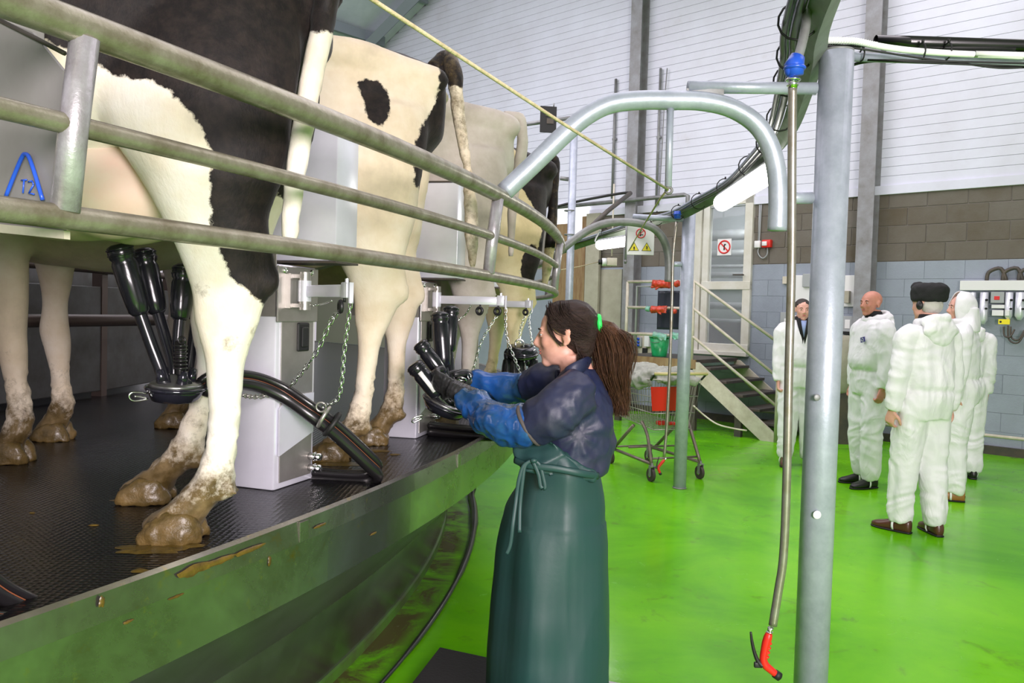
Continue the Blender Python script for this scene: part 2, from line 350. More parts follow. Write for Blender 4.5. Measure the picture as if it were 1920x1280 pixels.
class MB:
    """mesh builder"""
    def __init__(s, xf=None): s.v = []; s.f = []; s.mi = []; s.cur = 0; s.xf = xf
    def add(s, vs, fs):
        k = len(s.v)
        if s.xf is not None: vs = [s.xf @ Vector(p) for p in vs]
        s.v += [tuple(p) for p in vs]; s.f += [tuple(i + k for i in f) for f in fs]
        s.mi += [s.cur] * len(fs)
    def box(s, c, d, rot=None, bev=0.0):
        x, y, z = d[0] / 2, d[1] / 2, d[2] / 2
        if bev <= 0:
            vs = [Vector((a * x, b * y, e * z)) for a in (-1, 1) for b in (-1, 1) for e in (-1, 1)]
            fs = [(0, 1, 3, 2), (4, 6, 7, 5), (0, 4, 5, 1), (2, 3, 7, 6), (0, 2, 6, 4), (1, 5, 7, 3)]
        else:
            bm = bmesh.new(); bmesh.ops.create_cube(bm, size=1)
            for q in bm.verts: q.co = Vector((q.co.x * d[0], q.co.y * d[1], q.co.z * d[2]))
            bmesh.ops.bevel(bm, geom=bm.edges[:], offset=bev, segments=2, affect='EDGES', profile=0.5)
            bm.verts.index_update()
            vs = [q.co.copy() for q in bm.verts]; fs = [[q.index for q in f.verts] for f in bm.faces]; bm.free()
        if rot is not None: vs = [rot @ p for p in vs]
        c = Vector(c); s.add([p + c for p in vs], fs); return s
    def tube(s, pts, r, seg=12, smooth=0, caps=True, ry=None, up=None):
        pts = [Vector(p) for p in pts]
        n0 = len(pts)
        rs = list(r) if isinstance(r, (list, tuple)) else [r] * n0
        rys = rs if ry is None else (list(ry) if isinstance(ry, (list, tuple)) else [ry] * n0)
        if smooth: pts, rs, rys = cr(pts, rs, rys, smooth)
        vs, fs = sweep(pts, rs, rys, seg, caps, up); s.add(vs, fs); return s
    def ell(s, c, r, rot=None, seg=14, rings=9):
        vs = []; fs = []
        for i in range(rings + 1):
            t = PI * i / rings
            for j in range(seg):
                a = 2 * PI * j / seg
                p = Vector((math.sin(t) * math.cos(a) * r[0], math.sin(t) * math.sin(a) * r[1], math.cos(t) * r[2]))
                if rot is not None: p = rot @ p
                vs.append(Vector(c) + p)
        for i in range(rings):
            for j in range(seg):
                a, b = i * seg + j, i * seg + (j + 1) % seg
                fs.append((a, a + seg, b + seg, b))
        s.add(vs, fs); return s
    def cyl(s, a, b, r, seg=16, r2=None): return s.tube([a, b], [r, r if r2 is None else r2], seg)
    def torus(s, c, R, r, axis=(0, 0, 1), seg=20, sub=8, arc=2 * PI):
        q = Vector((0, 0, 1)).rotation_difference(Vector(axis).normalized()).to_matrix()
        pts = [Vector(c) + q @ Vector((R * math.cos(arc * k / seg), R * math.sin(arc * k / seg), 0)) for k in range(seg + (0 if arc >= 2 * PI - 1e-6 else 1))]
        if arc >= 2 * PI - 1e-6:
            vs = []; fs = []
            n = len(pts); ax = q @ Vector((0, 0, 1))
            for k, p in enumerate(pts):
                rd = (p - Vector(c)).normalized()
                for j in range(sub):
                    a = 2 * PI * j / sub
                    vs.append(p + rd * (r * math.cos(a)) + ax * (r * math.sin(a)))
            for k in range(n):
                for j in range(sub):
                    fs.append((k * sub + j, ((k + 1) % n) * sub + j, ((k + 1) % n) * sub + (j + 1) % sub, k * sub + (j + 1) % sub))
            s.add(vs, fs)
        else: s.tube(pts, r, sub)
        return s
    def prism(s, pts, h):
        """polygon (list of Vector) extruded by Vector h"""
        n = len(pts); h = Vector(h)
        vs = [Vector(p) for p in pts] + [Vector(p) + h for p in pts]
        fs = [tuple(range(n - 1, -1, -1)), tuple(range(n, 2 * n))] + [(k, (k + 1) % n, n + (k + 1) % n, n + k) for k in range(n)]
        s.add(vs, fs); return s
    def mesh(s, name='mesh'):
        me = bpy.data.meshes.new(name); me.from_pydata(s.v, [], s.f)
        if any(s.mi): me.polygons.foreach_set('material_index', s.mi)
        me.update(); return me
    def obj(s, name, mat, parent=None, smooth=True, auto=None):
        me = s.mesh(name)
        o = link(name, me, mat, parent, smooth)
        if auto is not None and hasattr(me, 'set_sharp_from_angle'): me.set_sharp_from_angle(angle=math.radians(auto))
        return o

def cr(pts, rs, rys, sub):
    n = len(pts); P = []; R = []; Q = []
    for i in range(n - 1):
        p0, p1, p2, p3 = pts[max(i - 1, 0)], pts[i], pts[i + 1], pts[min(i + 2, n - 1)]
        for k in range(sub):
            t = k / sub
            P.append(0.5 * ((2 * p1) + (p2 - p0) * t + (2 * p0 - 5 * p1 + 4 * p2 - p3) * t * t + (3 * p1 - p0 - 3 * p2 + p3) * t ** 3))
            R.append(rs[i] * (1 - t) + rs[i + 1] * t); Q.append(rys[i] * (1 - t) + rys[i + 1] * t)
    P.append(pts[-1]); R.append(rs[-1]); Q.append(rys[-1]); return P, R, Q
def sweep(pts, rs, rys, seg, caps=True, up=None):
    n = len(pts); vs = []; fs = []
    prev = None
    for i, p in enumerate(pts):
        t = (pts[min(i + 1, n - 1)] - pts[max(i - 1, 0)])
        if t.length < 1e-9: t = Vector((0, 0, 1))
        t.normalize()
        if up is not None: u_ = Vector(up)
        elif prev is None: u_ = Vector((0, 0, 1)) if abs(t.z) < 0.9 else Vector((1, 0, 0))
        else: u_ = prev
        a = (u_ - t * u_.dot(t))
        if a.length < 1e-6: a = t.orthogonal()
        a.normalize(); prev = a; b = t.cross(a)
        for j in range(seg):
            q = 2 * PI * j / seg
            vs.append(p + a * (rys[i] * math.sin(q)) + b * (rs[i] * math.cos(q)))
    for i in range(n - 1):
        for j in range(seg):
            x, y = i * seg + j, i * seg + (j + 1) % seg
            fs.append((x, y, y + seg, x + seg))
    if caps:
        fs.append(tuple(range(seg - 1, -1, -1))); fs.append(tuple((n - 1) * seg + j for j in range(seg)))
    return vs, fs

def loft(mb, secs, seg=28, ex=2.0, sub=3):
    """secs: (centre, axisA, ra, axisB, rb) cross-sections; superellipse; domed caps"""
    P = []
    n = len(secs)
    def lerp(a, b, t): return a * (1 - t) + b * t
    S = []
    for i in range(n - 1):
        a0, a1, a2, a3 = secs[max(i - 1, 0)], secs[i], secs[i + 1], secs[min(i + 2, n - 1)]
        for k in range(sub):
            t = k / sub
            def c_(g):
                p0, p1, p2, p3 = g(a0), g(a1), g(a2), g(a3)
                return 0.5 * ((2 * p1) + (p2 - p0) * t + (2 * p0 - 5 * p1 + 4 * p2 - p3) * t * t + (3 * p1 - p0 - 3 * p2 + p3) * t ** 3)
            S.append((c_(lambda q: Vector(q[0])), lerp(Vector(a1[1]), Vector(a2[1]), t).normalized(), max(c_(lambda q: q[2]), 0.001),
                      lerp(Vector(a1[3]), Vector(a2[3]), t).normalized(), max(c_(lambda q: q[4]), 0.001)))
    l = secs[-1]; S.append((Vector(l[0]), Vector(l[1]), l[2], Vector(l[3]), l[4]))
    vs = []; fs = []
    for c, A, ra, B, rb in S:
        for j in range(seg):
            q = 2 * PI * j / seg; co, si = math.cos(q), math.sin(q)
            e = 2.0 / ex
            vs.append(c + A * (ra * math.copysign(abs(co) ** e, co)) + B * (rb * math.copysign(abs(si) ** e, si)))
    m = len(S)
    for i in range(m - 1):
        for j in range(seg):
            x, y = i * seg + j, i * seg + (j + 1) % seg
            fs.append((x, y, y + seg, x + seg))
    fs.append(tuple(range(seg - 1, -1, -1))); fs.append(tuple((m - 1) * seg + j for j in range(seg)))
    mb.add(vs, fs)

def fuse(name, mb, voxel, smooth=6, mat=None, parent=None, disp=None, factor=0.5, decimate=None):
    """join overlapping closed shells into one continuous skin"""
    me = mb.mesh(name + '_raw'); o = bpy.data.objects.new('tmp', me); COL.objects.link(o)
    bm = bmesh.new(); bm.from_mesh(me); bmesh.ops.recalc_face_normals(bm, faces=bm.faces[:]); bm.to_mesh(me); bm.free()
    r = o.modifiers.new('r', 'REMESH'); r.mode = 'VOXEL'; r.voxel_size = voxel; r.use_smooth_shade = True
    if smooth:
        s_ = o.modifiers.new('s', 'SMOOTH'); s_.factor = factor; s_.iterations = smooth
    dg = bpy.context.evaluated_depsgraph_get(); ev = o.evaluated_get(dg)
    out = bpy.data.meshes.new_from_object(ev); out.name = name
    bpy.data.objects.remove(o); bpy.data.meshes.remove(me)
    if disp is not None:
        n = len(out.vertices); co = np.empty(n * 3); out.vertices.foreach_get('co', co); co = co.reshape(-1, 3)
        no = np.empty(n * 3); out.vertices.foreach_get('normal', no); no = no.reshape(-1, 3)
        d = np.array([disp(Vector(c)) for c in co])
        co += no * d[:, None]; out.vertices.foreach_set('co', co.ravel()); out.update()
    return link(name, out, mat, parent, True)

def set_attr(me, name, fn):
    n = len(me.vertices); co = np.empty(n * 3); me.vertices.foreach_get('co', co); co = co.reshape(-1, 3)
    a = me.attributes.new(name, 'FLOAT', 'POINT'); a.data.foreach_set('value', np.asarray(fn(co), dtype=np.float32))

def poly_sd(px, pz, poly):
    """signed distance, positive inside"""
    P = np.array(poly); n = len(P); d = np.full(len(px), 1e9); ins = np.zeros(len(px), bool)
    for i in range(n):
        a, b = P[i], P[(i + 1) % n]; e = b - a
        wx, wz = px - a[0], pz - a[1]
        t = np.clip((wx * e[0] + wz * e[1]) / (e @ e + 1e-12), 0, 1)
        d = np.minimum(d, np.hypot(wx - t * e[0], wz - t * e[1]))
        cnd = ((a[1] > pz) != (b[1] > pz)) & (px < (b[0] - a[0]) * (pz - a[1]) / (b[1] - a[1] + 1e-12) + a[0])
        ins ^= cnd
    return np.where(ins, d, -d)

def chain(mb, pts, link_len=0.022, r=0.0022, wdt=0.007):
    """real interlocking links along a polyline"""
    P, _, _ = cr([Vector(p) for p in pts], [0] * len(pts), [0] * len(pts), 10)
    L = [0]
    for a, b in zip(P, P[1:]): L.append(L[-1] + (b - a).length)
    n = max(2, int(L[-1] / (link_len * 0.72)))
    k = 0
    for i in range(n):
        s_ = L[-1] * (i + 0.5) / n
        while k < len(L) - 2 and L[k + 1] < s_: k += 1
        t = (s_ - L[k]) / max(L[k + 1] - L[k], 1e-6); c = P[k].lerp(P[k + 1], t); d = (P[k + 1] - P[k]).normalized()
        sd = d.orthogonal().normalized()
        sd = Matrix.Rotation(0.5 + (PI / 2 if i % 2 else 0), 3, d) @ sd
        h = link_len / 2 - wdt / 2
        loop = []
        for q in range(10):
            a = 2 * PI * q / 10
            loop.append(c + d * (math.sin(a) * wdt / 2 + (h if math.sin(a) > 0 else -h)) + sd * (math.cos(a) * wdt / 2))
        nn = d.cross(sd)
        vs = []; fs = []
        for q in range(10):
            rd = (loop[q] - c).normalized()
            for j in range(4):
                a = 2 * PI * j / 4; vs.append(loop[q] + rd * (r * math.cos(a)) + nn * (r * math.sin(a)))
        for q in range(10):
            for j in range(4): fs.append((q * 4 + j, ((q + 1) % 10) * 4 + j, ((q + 1) % 10) * 4 + (j + 1) % 4, q * 4 + (j + 1) % 4))
        mb.add(vs, fs)

# ================================================================== SETTING
mb = MB(); mb.box((0, 6, -0.05), (60, 60, 0.1)); fl = mb.obj('floor', 'floor', smooth=False); fl['kind'] = 'structure'

wall = root('wall_right', None, None, W0, WANG, kind='structure')
def wbox(mb, s0, s1, o0, o1, z0, z1, bev=0.0):
    mb.box(((s0 + s1) / 2, (o0 + o1) / 2, (z0 + z1) / 2), (abs(s1 - s0), abs(o1 - o0), abs(z1 - z0)), bev=bev)
# backing (mortar) with the door opening left free: door s 3.12..4.06, z 1.0..3.3
DS0, DS1, DZ0, DZ1 = 3.12, 4.06, 1.02, 3.30
mb = MB(); wbox(mb, -11, DS0, -0.25, -0.012, 0, 3.2); wbox(mb, DS1, 14, -0.25, -0.012, 0, 3.2); wbox(mb, DS0, DS1, -0.25, -0.012, 0, DZ0)
mb.obj('mortar_backing', 'mortar', wall, False)
mb = MB(); wbox(mb, -3, DS0, -0.02, -0.006, 0, 2.285); wbox(mb, DS1, 9, -0.02, -0.006, 0, 2.285); wbox(mb, DS0, DS1, -0.02, -0.006, 0, DZ0); mb.obj('painted_joints', 'block_paint', wall, False)
blkme = {}
for nm in ('block_brown', 'block_paint'):
    blk = MB(); blk.box((0, 0, 0), (0.441, 0.09, 0.216) if nm == 'block_brown' else (0.4465, 0.09, 0.2215), bev=0.004 if nm == 'block_brown' else 0.0025)
    me = blk.mesh('block'); me.materials.append(M[nm]); blkme[nm] = me
def place_block(me, s, z, sx=1.0):
    o = bpy.data.objects.new('block', me); COL.objects.link(o); o.parent = wall
    o.location = (s, -0.045 + random.uniform(-0.002, 0.002), z); o.scale = (sx, 1, 1)
    o['label'] = 'brown unpainted concrete block' if me is blkme['block_brown'] else 'grey painted concrete block'
for c in range(14):
    z = 0.04 + 0.225 * c + 0.1125
    if z > 3.2: continue
    brown = c >= 10
    s = -3.2 + (0.225 if c % 2 else 0)
    while s < (6.6 if (brown or c > 4) else 4.6):
        a, b = s - 0.22, s + 0.22
        if z + 0.1 > DZ0 and b > DS0 and a < DS1:
            if a < DS0 - 0.05: b = DS0 - 0.004
            elif b > DS1 + 0.05: a = DS1 + 0.004
            else: s += 0.45; continue
        place_block(blkme['block_brown' if brown else 'block_paint'], (a + b) / 2, z, (b - a) / 0.44)
        s += 0.45
# beyond the last blocks and low down: cement render strips
mb = MB(); wbox(mb, -1.6, 7, -0.02, 0.05, -0.02, 0.10); mb.obj('skirting_kerb', 'darksteel', wall, False)
# cladding boards up to the gable, boards end on the roof slope
def roof_z(s): return 11.2 - 0.42 * abs(s - 2.1)
mb0 = None
for k in range(72):
    z0 = 3.14 + 0.118 * k; z1 = z0 + 0.1155
    h = (11.2 - z1) / 0.42
    if h <= 0.2: break
    s0, s1 = max(-11, 2.1 - h), min(16, 2.1 + h)
    mb = MB(); wbox(mb, s0, s1, -0.06, 0.0 + (0.006 if k else 0.03), z0, z1, bev=0.004)
    o = mb.obj('cladding_board', 'clad', wall, False)
mb = MB(); wbox(mb, -6, 16, -0.09, -0.03, 3.14, 8.0); mb.obj('liner_backing', 'clad', wall, False)
mb = MB(); mb.prism([Vector((2.1 - 7.6, -0.09, 8.0)), Vector((2.1 + 7.6, -0.09, 8.0)), Vector((2.1, -0.09, 11.2))], (0, 0.05, 0)); mb.obj('gable_backing', 'greypl', wall, False)
# gable flashing along the slope
mb = MB()
for sg in (1, -1):
    mb.tube([(2.1, 0.03, 11.2), (2.1 + sg * 14, 0.03, 11.2 - 14 * 0.42)], 0.09, 4)
mb.obj('gable_flashing', 'roof', wall, False)

# ceiling: two roof slopes with purlins
ceil = root('ceiling', None, None, W0, WANG, kind='structure')
for sg in (1, -1):
    mb = MB()
    a = Vector((2.1, -0.3, 11.25)); b = Vector((2.1 + sg * 15, -0.3, 11.25 - 15 * 0.42))
    mb.prism([a, b, b + Vector((0, 0, 0.05)), a + Vector((0, 0, 0.05))], (0, 16, 0))
    mb.obj('roof_slope', 'roof', ceil, False)
for k in range(1, 11):
    s = 2.1 + 1.35 * k; z = 11.1 - 0.42 * 1.35 * k
    mb = MB(); mb.box((s, 8.1, z), (0.09, 16, 0.20)); mb.obj('purlin', 'purlin', ceil, False)
mb = MB(); mb.tube([(2.1, 5.2, 10.9), (16, 5.2, 5.05)], 0.16, 4); mb.obj('rafter', 'purlin', ceil, False)
mb = MB(); mb.tube([(2.1, 0.5, 10.95), (16, 0.5, 5.1)], 0.13, 4); mb.obj('rafter', 'purlin', ceil, False)
# far wall behind the platform
mb = MB(); mb.box((-15.5, 8, 3), (0.2, 40, 6)); lw = mb.obj('wall_left', 'greypl', None, False); lw['kind'] = 'structure'

# timber / rusty boards, bright gap and beige panel at the far left of the wall
ws = root('trim_1', None, None, W0, WANG, kind='structure')
def wq(u, v, off): return onw(u, v, off)
pL = wq(1030, 470, 0.10); 
for (u0, u1, v0, v1, mt, nm, of) in ((1040, 1062, 385, 420, 'daylight', 'daylit_pane', 0.05), (1078, 1101, 388, 472, 'daylight', 'daylit_pane', 0.05),
                                   (1076, 1092, 455, 640, 'rust', 'rusty_board', 0.09), (1092, 1108, 405, 640, 'rust', 'rusty_board', 0.07), (1100, 1118, 400, 640, 'beige', 'door_jamb', 0.12),
                                   (1040, 1062, 420, 640, 'rust', 'rusty_board', 0.06), (1116, 1160, 505, 700, 'beige', 'beige_panel', 0.03)):
    a, b = wq(u0, v0, of), wq(u1, v1, of); a2 = wq(u1, v0, of)
    mb = MB(); wbox(mb, a.x, b.x, of - 0.05, of, b.z if v1 < 600 else 0.0, (a.z + a2.z) / 2); mb.obj(nm, mt, ws, False)

# the white door with its frame, glass and prohibition sticker
door = root('door_1', None, None, W0, WANG, kind='structure')
D0, D1 = DS0, 3.90                       # leaf; side post up to DS1
frame = MB()
for a, b in ((DS0, DS0 + 0.12), (3.80, 3.90), (3.93, DS1)): wbox(frame, a, b, -0.06, 0.05, DZ0, DZ1, 0.006)
wbox(frame, DS0, DS1, -0.06, 0.05, DZ1 - 0.14, DZ1, 0.006); wbox(frame, DS0, 3.9, -0.05, 0.06, 1.98 - 0.05, 2.05, 0.006); wbox(frame, DS0, 3.9, -0.05, 0.06, DZ0, DZ0 + 0.12, 0.006)
wbox(frame, DS0, DS1, -0.04, 0.10, DZ0 - 0.05, DZ0 + 0.01, 0.006)
frame.obj('door_frame', 'doorpvc', door, False)
for z0, z1, nm in ((2.05, DZ1 - 0.14, 'upper_pane'), (DZ0 + 0.12, 1.93, 'lower_pane')):
    mb = MB(); wbox(mb, DS0 + 0.12, 3.80, -0.012, 0.0, z0, z1); mb.obj(nm, 'glass', door, False)
mb = MB(); mb.tube([(DS0 + 0.10, 0.07, 2.14), (DS0 + 0.10, 0.11, 2.14), (DS0 + 0.24, 0.11, 2.14)], 0.012, 8); mb.obj('door_handle', 'darksteel', door)
# room behind the door: pipes and a bright patch seen through the glass
mb = MB(); wbox(mb, 2.4, 5.0, -1.9, -1.85, 0, 3.4); bk = mb.obj('room_beyond', 'greypl', door, False)
for k, (z, r) in enumerate(((2.2, 0.05), (2.34, 0.03), (2.55, 0.06), (2.85, 0.09), (1.7, 0.06), (1.45, 0.04))):
    mb = MB(); mb.cyl((2.5, -1.2, z), (4.9, -1.2, z + 0.02), r, 12); mb.obj('pipe_beyond', 'galv_dull', door)
mb = MB(); wbox(mb, 2.5, 4.9, -0.9, -0.8, DZ0 - 0.1, 1.45); mb.obj('machinery_beyond', 'darksteel', door, False)
for z in (2.28, 2.42):
    mb = MB(); wbox(mb, 3.2, 3.75, -1.75, -1.7, z, z + 0.035); mb.obj('lit_tube_beyond', 'lamp', door, False)

def ring_sign(mb, c, R, t, off, figure=None):
    """prohibition ring with slash in wall-local axes (x = along wall, z = up); mb materials: 0 red"""
    mb.torus((c[0], off, c[1]), R, t, axis=(0, 1, 0), seg=24, sub=4)
    d = R * 0.70
    mb.box((c[0], off, c[1]), (2 * R, 0.003, t * 1.7), rot=Matrix.Rotation(math.radians(-45), 3, 'Y'))
st = root('no_entry_sticker', 'small round red and white prohibition sticker on the glass door', 'sticker', W0, WANG)
c = onw(1358, 463, 0.004)
mb = MB(); mb.box((c.x, 0.002, c.z), (0.22, 0.004, 0.24)); mb.obj('backing', 'whitepl', st, False)
mb = MB(); ring_sign(mb, (c.x, c.z), 0.09, 0.012, 0.006); mb.obj('prohibition_ring', 'redprint', st, False)
mb = MB(); mb.box((c.x, 0.006, c.z - 0.01), (0.02, 0.003, 0.07)); mb.box((c.x - 0.01, 0.006, c.z + 0.035), (0.03, 0.003, 0.02)); mb.obj('pictogram', 'black', st, False)

# steel H columns on the wall
def hcolumn(s, label, z1, wdt=0.20, mat='column'):
    o = root('steel_column', label, 'column', W0, WANG)
    mb = MB(); mb.box((s, 0.22, z1 / 2), (wdt, 0.014, z1)); mb.obj('front_flange', mat, o, False)
    mb = MB(); mb.box((s, 0.02, z1 / 2), (wdt, 0.014, z1)); mb.obj('rear_flange', mat, o, False)
    mb = MB(); mb.box((s, 0.12, z1 / 2), (0.012, 0.2, z1)); mb.obj('web', mat, o, False)
    return o
s1 = onw(1627, 300, 0.22).x
hcolumn(s1, 'tall grey steel column on the block wall behind the bald man', 9.6)
s2 = onw(1185, 300, 0.22).x
hcolumn(s2, 'tall grey steel column on the wall left of the white door', 9.2)
# conduits on the cladding
for k, (u, v0, v1, r, lb) in enumerate(((1155, 148, 372, 0.022, 'thin grey conduit on the white cladding, left of the far column'), (1239, 128, 385, 0.02, 'thin grey conduit on the white cladding, between far column and door'))):
    a, b = onw(u, v0, 0.05), onw(u - 3, v1, 0.05); b.x = a.x
    o = root('conduit', lb, 'conduit', W0, WANG)
    mb = MB(); mb.cyl(a, b, r, 8); mb.obj('pipe', 'galv_dull', o)
    mb = MB(); mb.box((a.x, 0.03, (a.z + b.z) / 2), (0.07, 0.05, 0.03)); mb.obj('clip', 'galv_dull', o, False)
o = root('thin_cable', 'thin dark cable hanging down the white cladding beside a conduit', 'cable', W0, WANG)
a, b = onw(1251, 128, 0.05), onw(1235, 385, 0.06)
mb = MB(); mb.tube([a, a + Vector((0.03, 0, -0.6)), a.lerp(b, 0.6), b], 0.008, 6, smooth=4); mb.obj('cable', 'galv_dull', o)
# horizontal pipe + sagging cable along the wall at the top of the blocks
o = root('wall_pipe', 'long grey pipe running along the top of the blocks left of the door', 'pipe', W0, WANG)
a, b = onw(1040, 392, 0.3), onw(1290, 360, 0.3); z = 3.32
mb = MB(); mb.tube([(a.x, 0.3, z - .02), (b.x + 0.06, 0.3, z), (b.x, 0.3, z - 0.02), (b.x, 0.3, z - 0.35)], 0.032, 10, smooth=0); mb.obj('pipe', 'galv_dull', o)
o = root('roof_stay', 'slanting grey stay pipe beside the far column', 'pipe', (0, 0, 0))
mb = MB(); mb.tube([at(1105, 428, 9.0), at(1140, 395, 9.3), at(1182, 362, 9.8)], 0.028, 8); mb.obj('pipe', 'darksteel', o)
o = root('overhead_cable', 'black cable sagging along the wall towards the far column', 'cable', (0, 0, 0))
mb = MB(); mb.tube([at(1040, 388, 11), at(1090, 376, 11), at(1160, 363, 11), at(1182, 361, 11)], 0.018, 8, smooth=4); mb.obj('cable', 'black', o)

# small boxes on the wall right of the door
o = root('alarm_socket', 'small red and white alarm unit on the brown blocks right of the door', 'alarm', W0, WANG)
c = onw(1439, 457, 0.03)
mb = MB(); mb.box((c.x, 0.04, c.z), (0.13, 0.08, 0.11), bev=0.01); mb.obj('body', 'redpl', o)
mb = MB(); mb.box((c.x + 0.02, 0.085, c.z), (0.07, 0.02, 0.06), bev=0.005); mb.obj('front', 'whitepl', o)
mb = MB(); e = onw(1427, 385, .03); mb.tube([(e.x, 0.02, 3.13), (e.x + .01, 0.02, 2.6), (e.x + 0.02, 0.025, c.z - 0.12), (e.x - 0.05, 0.03, c.z - 0.2), (c.x, 0.03, c.z - 0.15), (c.x, 0.03, c.z - 0.05)], 0.009, 6, smooth=4); mb.obj('cable', 'greypl', o)
o = root('wall_switch', 'small white switch box with conduit on the brown blocks beside the door', 'switch', W0, WANG)
c = onw(1421, 458, 0.03)
mb = MB(); mb.box((c.x, 0.03, c.z), (0.09, 0.06, 0.10), bev=0.01); mb.obj('box', 'whitepl', o)
mb = MB(); mb.cyl((c.x, 0.015, c.z), (c.x, 0.015, 3.13), 0.011, 6); mb.obj('conduit', 'greypl', o)

# sign with two yellow warning triangles, hung below the far arm
P = at(1201, 451, 7.6)
sg = root('warning_sign', 'white sign with a red ring and two yellow warning triangles', 'sign', P, math.radians(180 - 6))
def sgl(u, v):
    k = 7.6 / F; return ((1201 - u) * k, (451 - v) * k)   # sign-local offsets, x mirrored because the sign faces the viewer
mb = MB(); mb.box((0, 0, 0), (0.255, 0.012, 0.27), bev=0.003); mb.obj('board', 'whitepl', sg, False)
mb = MB(); mb.torus((0, 0.009, 0.05 + 0.018), 0.042, 0.005, axis=(0, 1, 0), seg=24, sub=4); mb.box((0, 0.009, 0.068), (0.08, 0.003, 0.007), rot=Matrix.Rotation(math.radians(45), 3, 'Y')); mb.obj('prohibition_ring', 'redprint', sg, False)
mb = MB(); mb.box((0.004, 0.008, 0.066), (0.012, 0.003, 0.05)); mb.box((-0.008, 0.008, 0.055), (0.03, 0.003, 0.008)); mb.ell((0.0, 0.008, 0.093), (0.008, 0.003, 0.008)); mb.obj('pictogram', 'black', sg, False)
for sgn in (1, -1):
    cx, cz, R = 0.058 * sgn, -0.07, 0.05
    mb = MB(); tri = [Vector((cx + R * 1.08 * math.sin(a), 0.006, cz + R * 1.08 * math.cos(a))) for a in (0, 2 * PI / 3, 4 * PI / 3)]; mb.prism(tri, (0, 0.003, 0)); mb.obj('triangle_border', 'black', sg, False)
    mb = MB(); tri = [Vector((cx + R * 0.92 * math.sin(a), 0.009, cz + R * 0.92 * math.cos(a))) for a in (0, 2 * PI / 3, 4 * PI / 3)]; mb.prism(tri, (0, 0.002, 0)); mb.obj('warning_triangle', 'yellow', sg, False)
    mb = MB()
    if sgn > 0: mb.ell((cx, 0.012, cz), (0.007, 0.002, 0.014)); mb.box((cx, 0.012, cz - 0.018), (0.016, 0.002, 0.004))
    else: mb.prism([Vector((cx - 0.008, 0.011, cz + 0.018)), Vector((cx + 0.006, 0.011, cz + 0.018)), Vector((cx - 0.002, 0.011, cz)), Vector((cx + 0.006, 0.011, cz)), Vector((cx - 0.008, 0.011, cz - 0.022)), Vector((cx - 0.004, 0.011, cz - 0.004)), Vector((cx - 0.010, 0.011, cz - 0.004))], (0, 0.002, 0))
    mb.obj('symbol', 'black', sg, False)
mb = MB(); mb.cyl((0.135, 0, 0.19), (0.135, 0, -0.22), 0.011, 8); mb.cyl((0.135, -0.0, -0.20), (0.135, 0.02, -0.20), 0.016, 10); mb.obj('hanger_tube', 'galv_dull', sg)

# pull-cord switch with round white collar
o = root('pull_cord_switch', 'round black and white pull-cord switch beside a small box on the wall', 'switch', (0, 0, 0))
A, B = at(1129, 491, 11.2), at(1147, 491, 11.2)
mb = MB(); mb.cyl(A, A + (B - A).normalized() * 0.06, 0.055, 18); mb.obj('collar', 'whitepl', o)
mb = MB(); mb.cyl(A - (B - A).normalized() * 0.05, A, 0.035, 14); mb.obj('actuator', 'black', o)
mb = MB(); mb.box(B, (0.14, 0.1, 0.11), bev=0.008); mb.obj('box', 'cream', o)
mb = MB(); mb.tube([A - Vector((0.05, 0, 0)), at(1085, 500, 10.8), at(1050, 506, 10.5)], 0.006, 6); mb.obj('cord', 'rope', o)
mb = MB(); c = at(1147, 480, 11.2); mb.cyl(c, c + Vector((0, 0, 1.0)), 0.012, 6); mb.obj('conduit', 'cream', o)

# equipment board behind the men: white boards, control box, tank
o = root('control_board', 'white wall board with small boxes, partly behind the near pole', 'control board', W0, WANG)
for nm, u0, v0, u1, v1, of, mt in (('board', 1489, 516, 1524, 572, .03, 'whitepl'), ('board', 1578, 516, 1603, 575, .03, 'whitepl'), ('bracket', 1467, 518, 1480, 532, .05, 'cream'), ('bracket', 1604, 516, 1620, 532, .05, 'cream'),
                             ('grey_cover', 1505, 513, 1525, 538, .07, 'greypl'), ('meter_box', 1463, 585, 1480, 612, .08, 'greypl'), ('dial', 1470, 597, 1476, 607, .10, 'whitepl'), ('grey_box', 1604, 533, 1614, 556, .06, 'greypl'), ('lower_cover', 1582, 545, 1591, 568, .1, 'beige')):
    a, b = onw(u0, v0, of), onw(u1, v1, of); mb = MB(); wbox(mb, a.x, b.x, 0.0, of, b.z, a.z, 0.006); mb.obj(nm, mt, o, False)
o = root('motor_controller', 'grey control box with white label behind the near pole', 'control box', W0, WANG)
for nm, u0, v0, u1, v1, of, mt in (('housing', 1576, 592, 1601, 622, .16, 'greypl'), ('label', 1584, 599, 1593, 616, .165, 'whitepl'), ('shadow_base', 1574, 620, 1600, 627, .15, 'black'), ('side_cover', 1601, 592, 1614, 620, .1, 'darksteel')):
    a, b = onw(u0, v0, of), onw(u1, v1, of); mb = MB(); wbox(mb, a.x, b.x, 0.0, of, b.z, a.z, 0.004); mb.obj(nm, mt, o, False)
o = root('chemical_tank', 'beige plastic tank standing by the wall behind the near pole', 'tank', (0, 0, 0))
t = W0 + WD * 1.70 + WN * 0.62
mb = MB(); mb.tube([(t.x, t.y, 0.62), (t.x, t.y, 0.66), (t.x, t.y, 1.28), (t.x, t.y, 1.34)], [0.24, 0.27, 0.27, 0.2], 24); mb.obj('body', 'beige', o)
mb = MB(); mb.cyl((t.x, t.y, 1.34), (t.x, t.y, 1.38), 0.1, 16); mb.obj('lid', 'greypl', o)
mb = MB(); mb.box((t.x, t.y, 0.31), (0.5, 0.5, 0.62)); mb.obj('stand', 'darksteel', o, False)
mb = MB(); q = t + Vector((-0.05, -0.265, 1.05)); mb.box(q, (0.08, 0.02, 0.07)); mb.obj('label', 'whitepl', o, False)

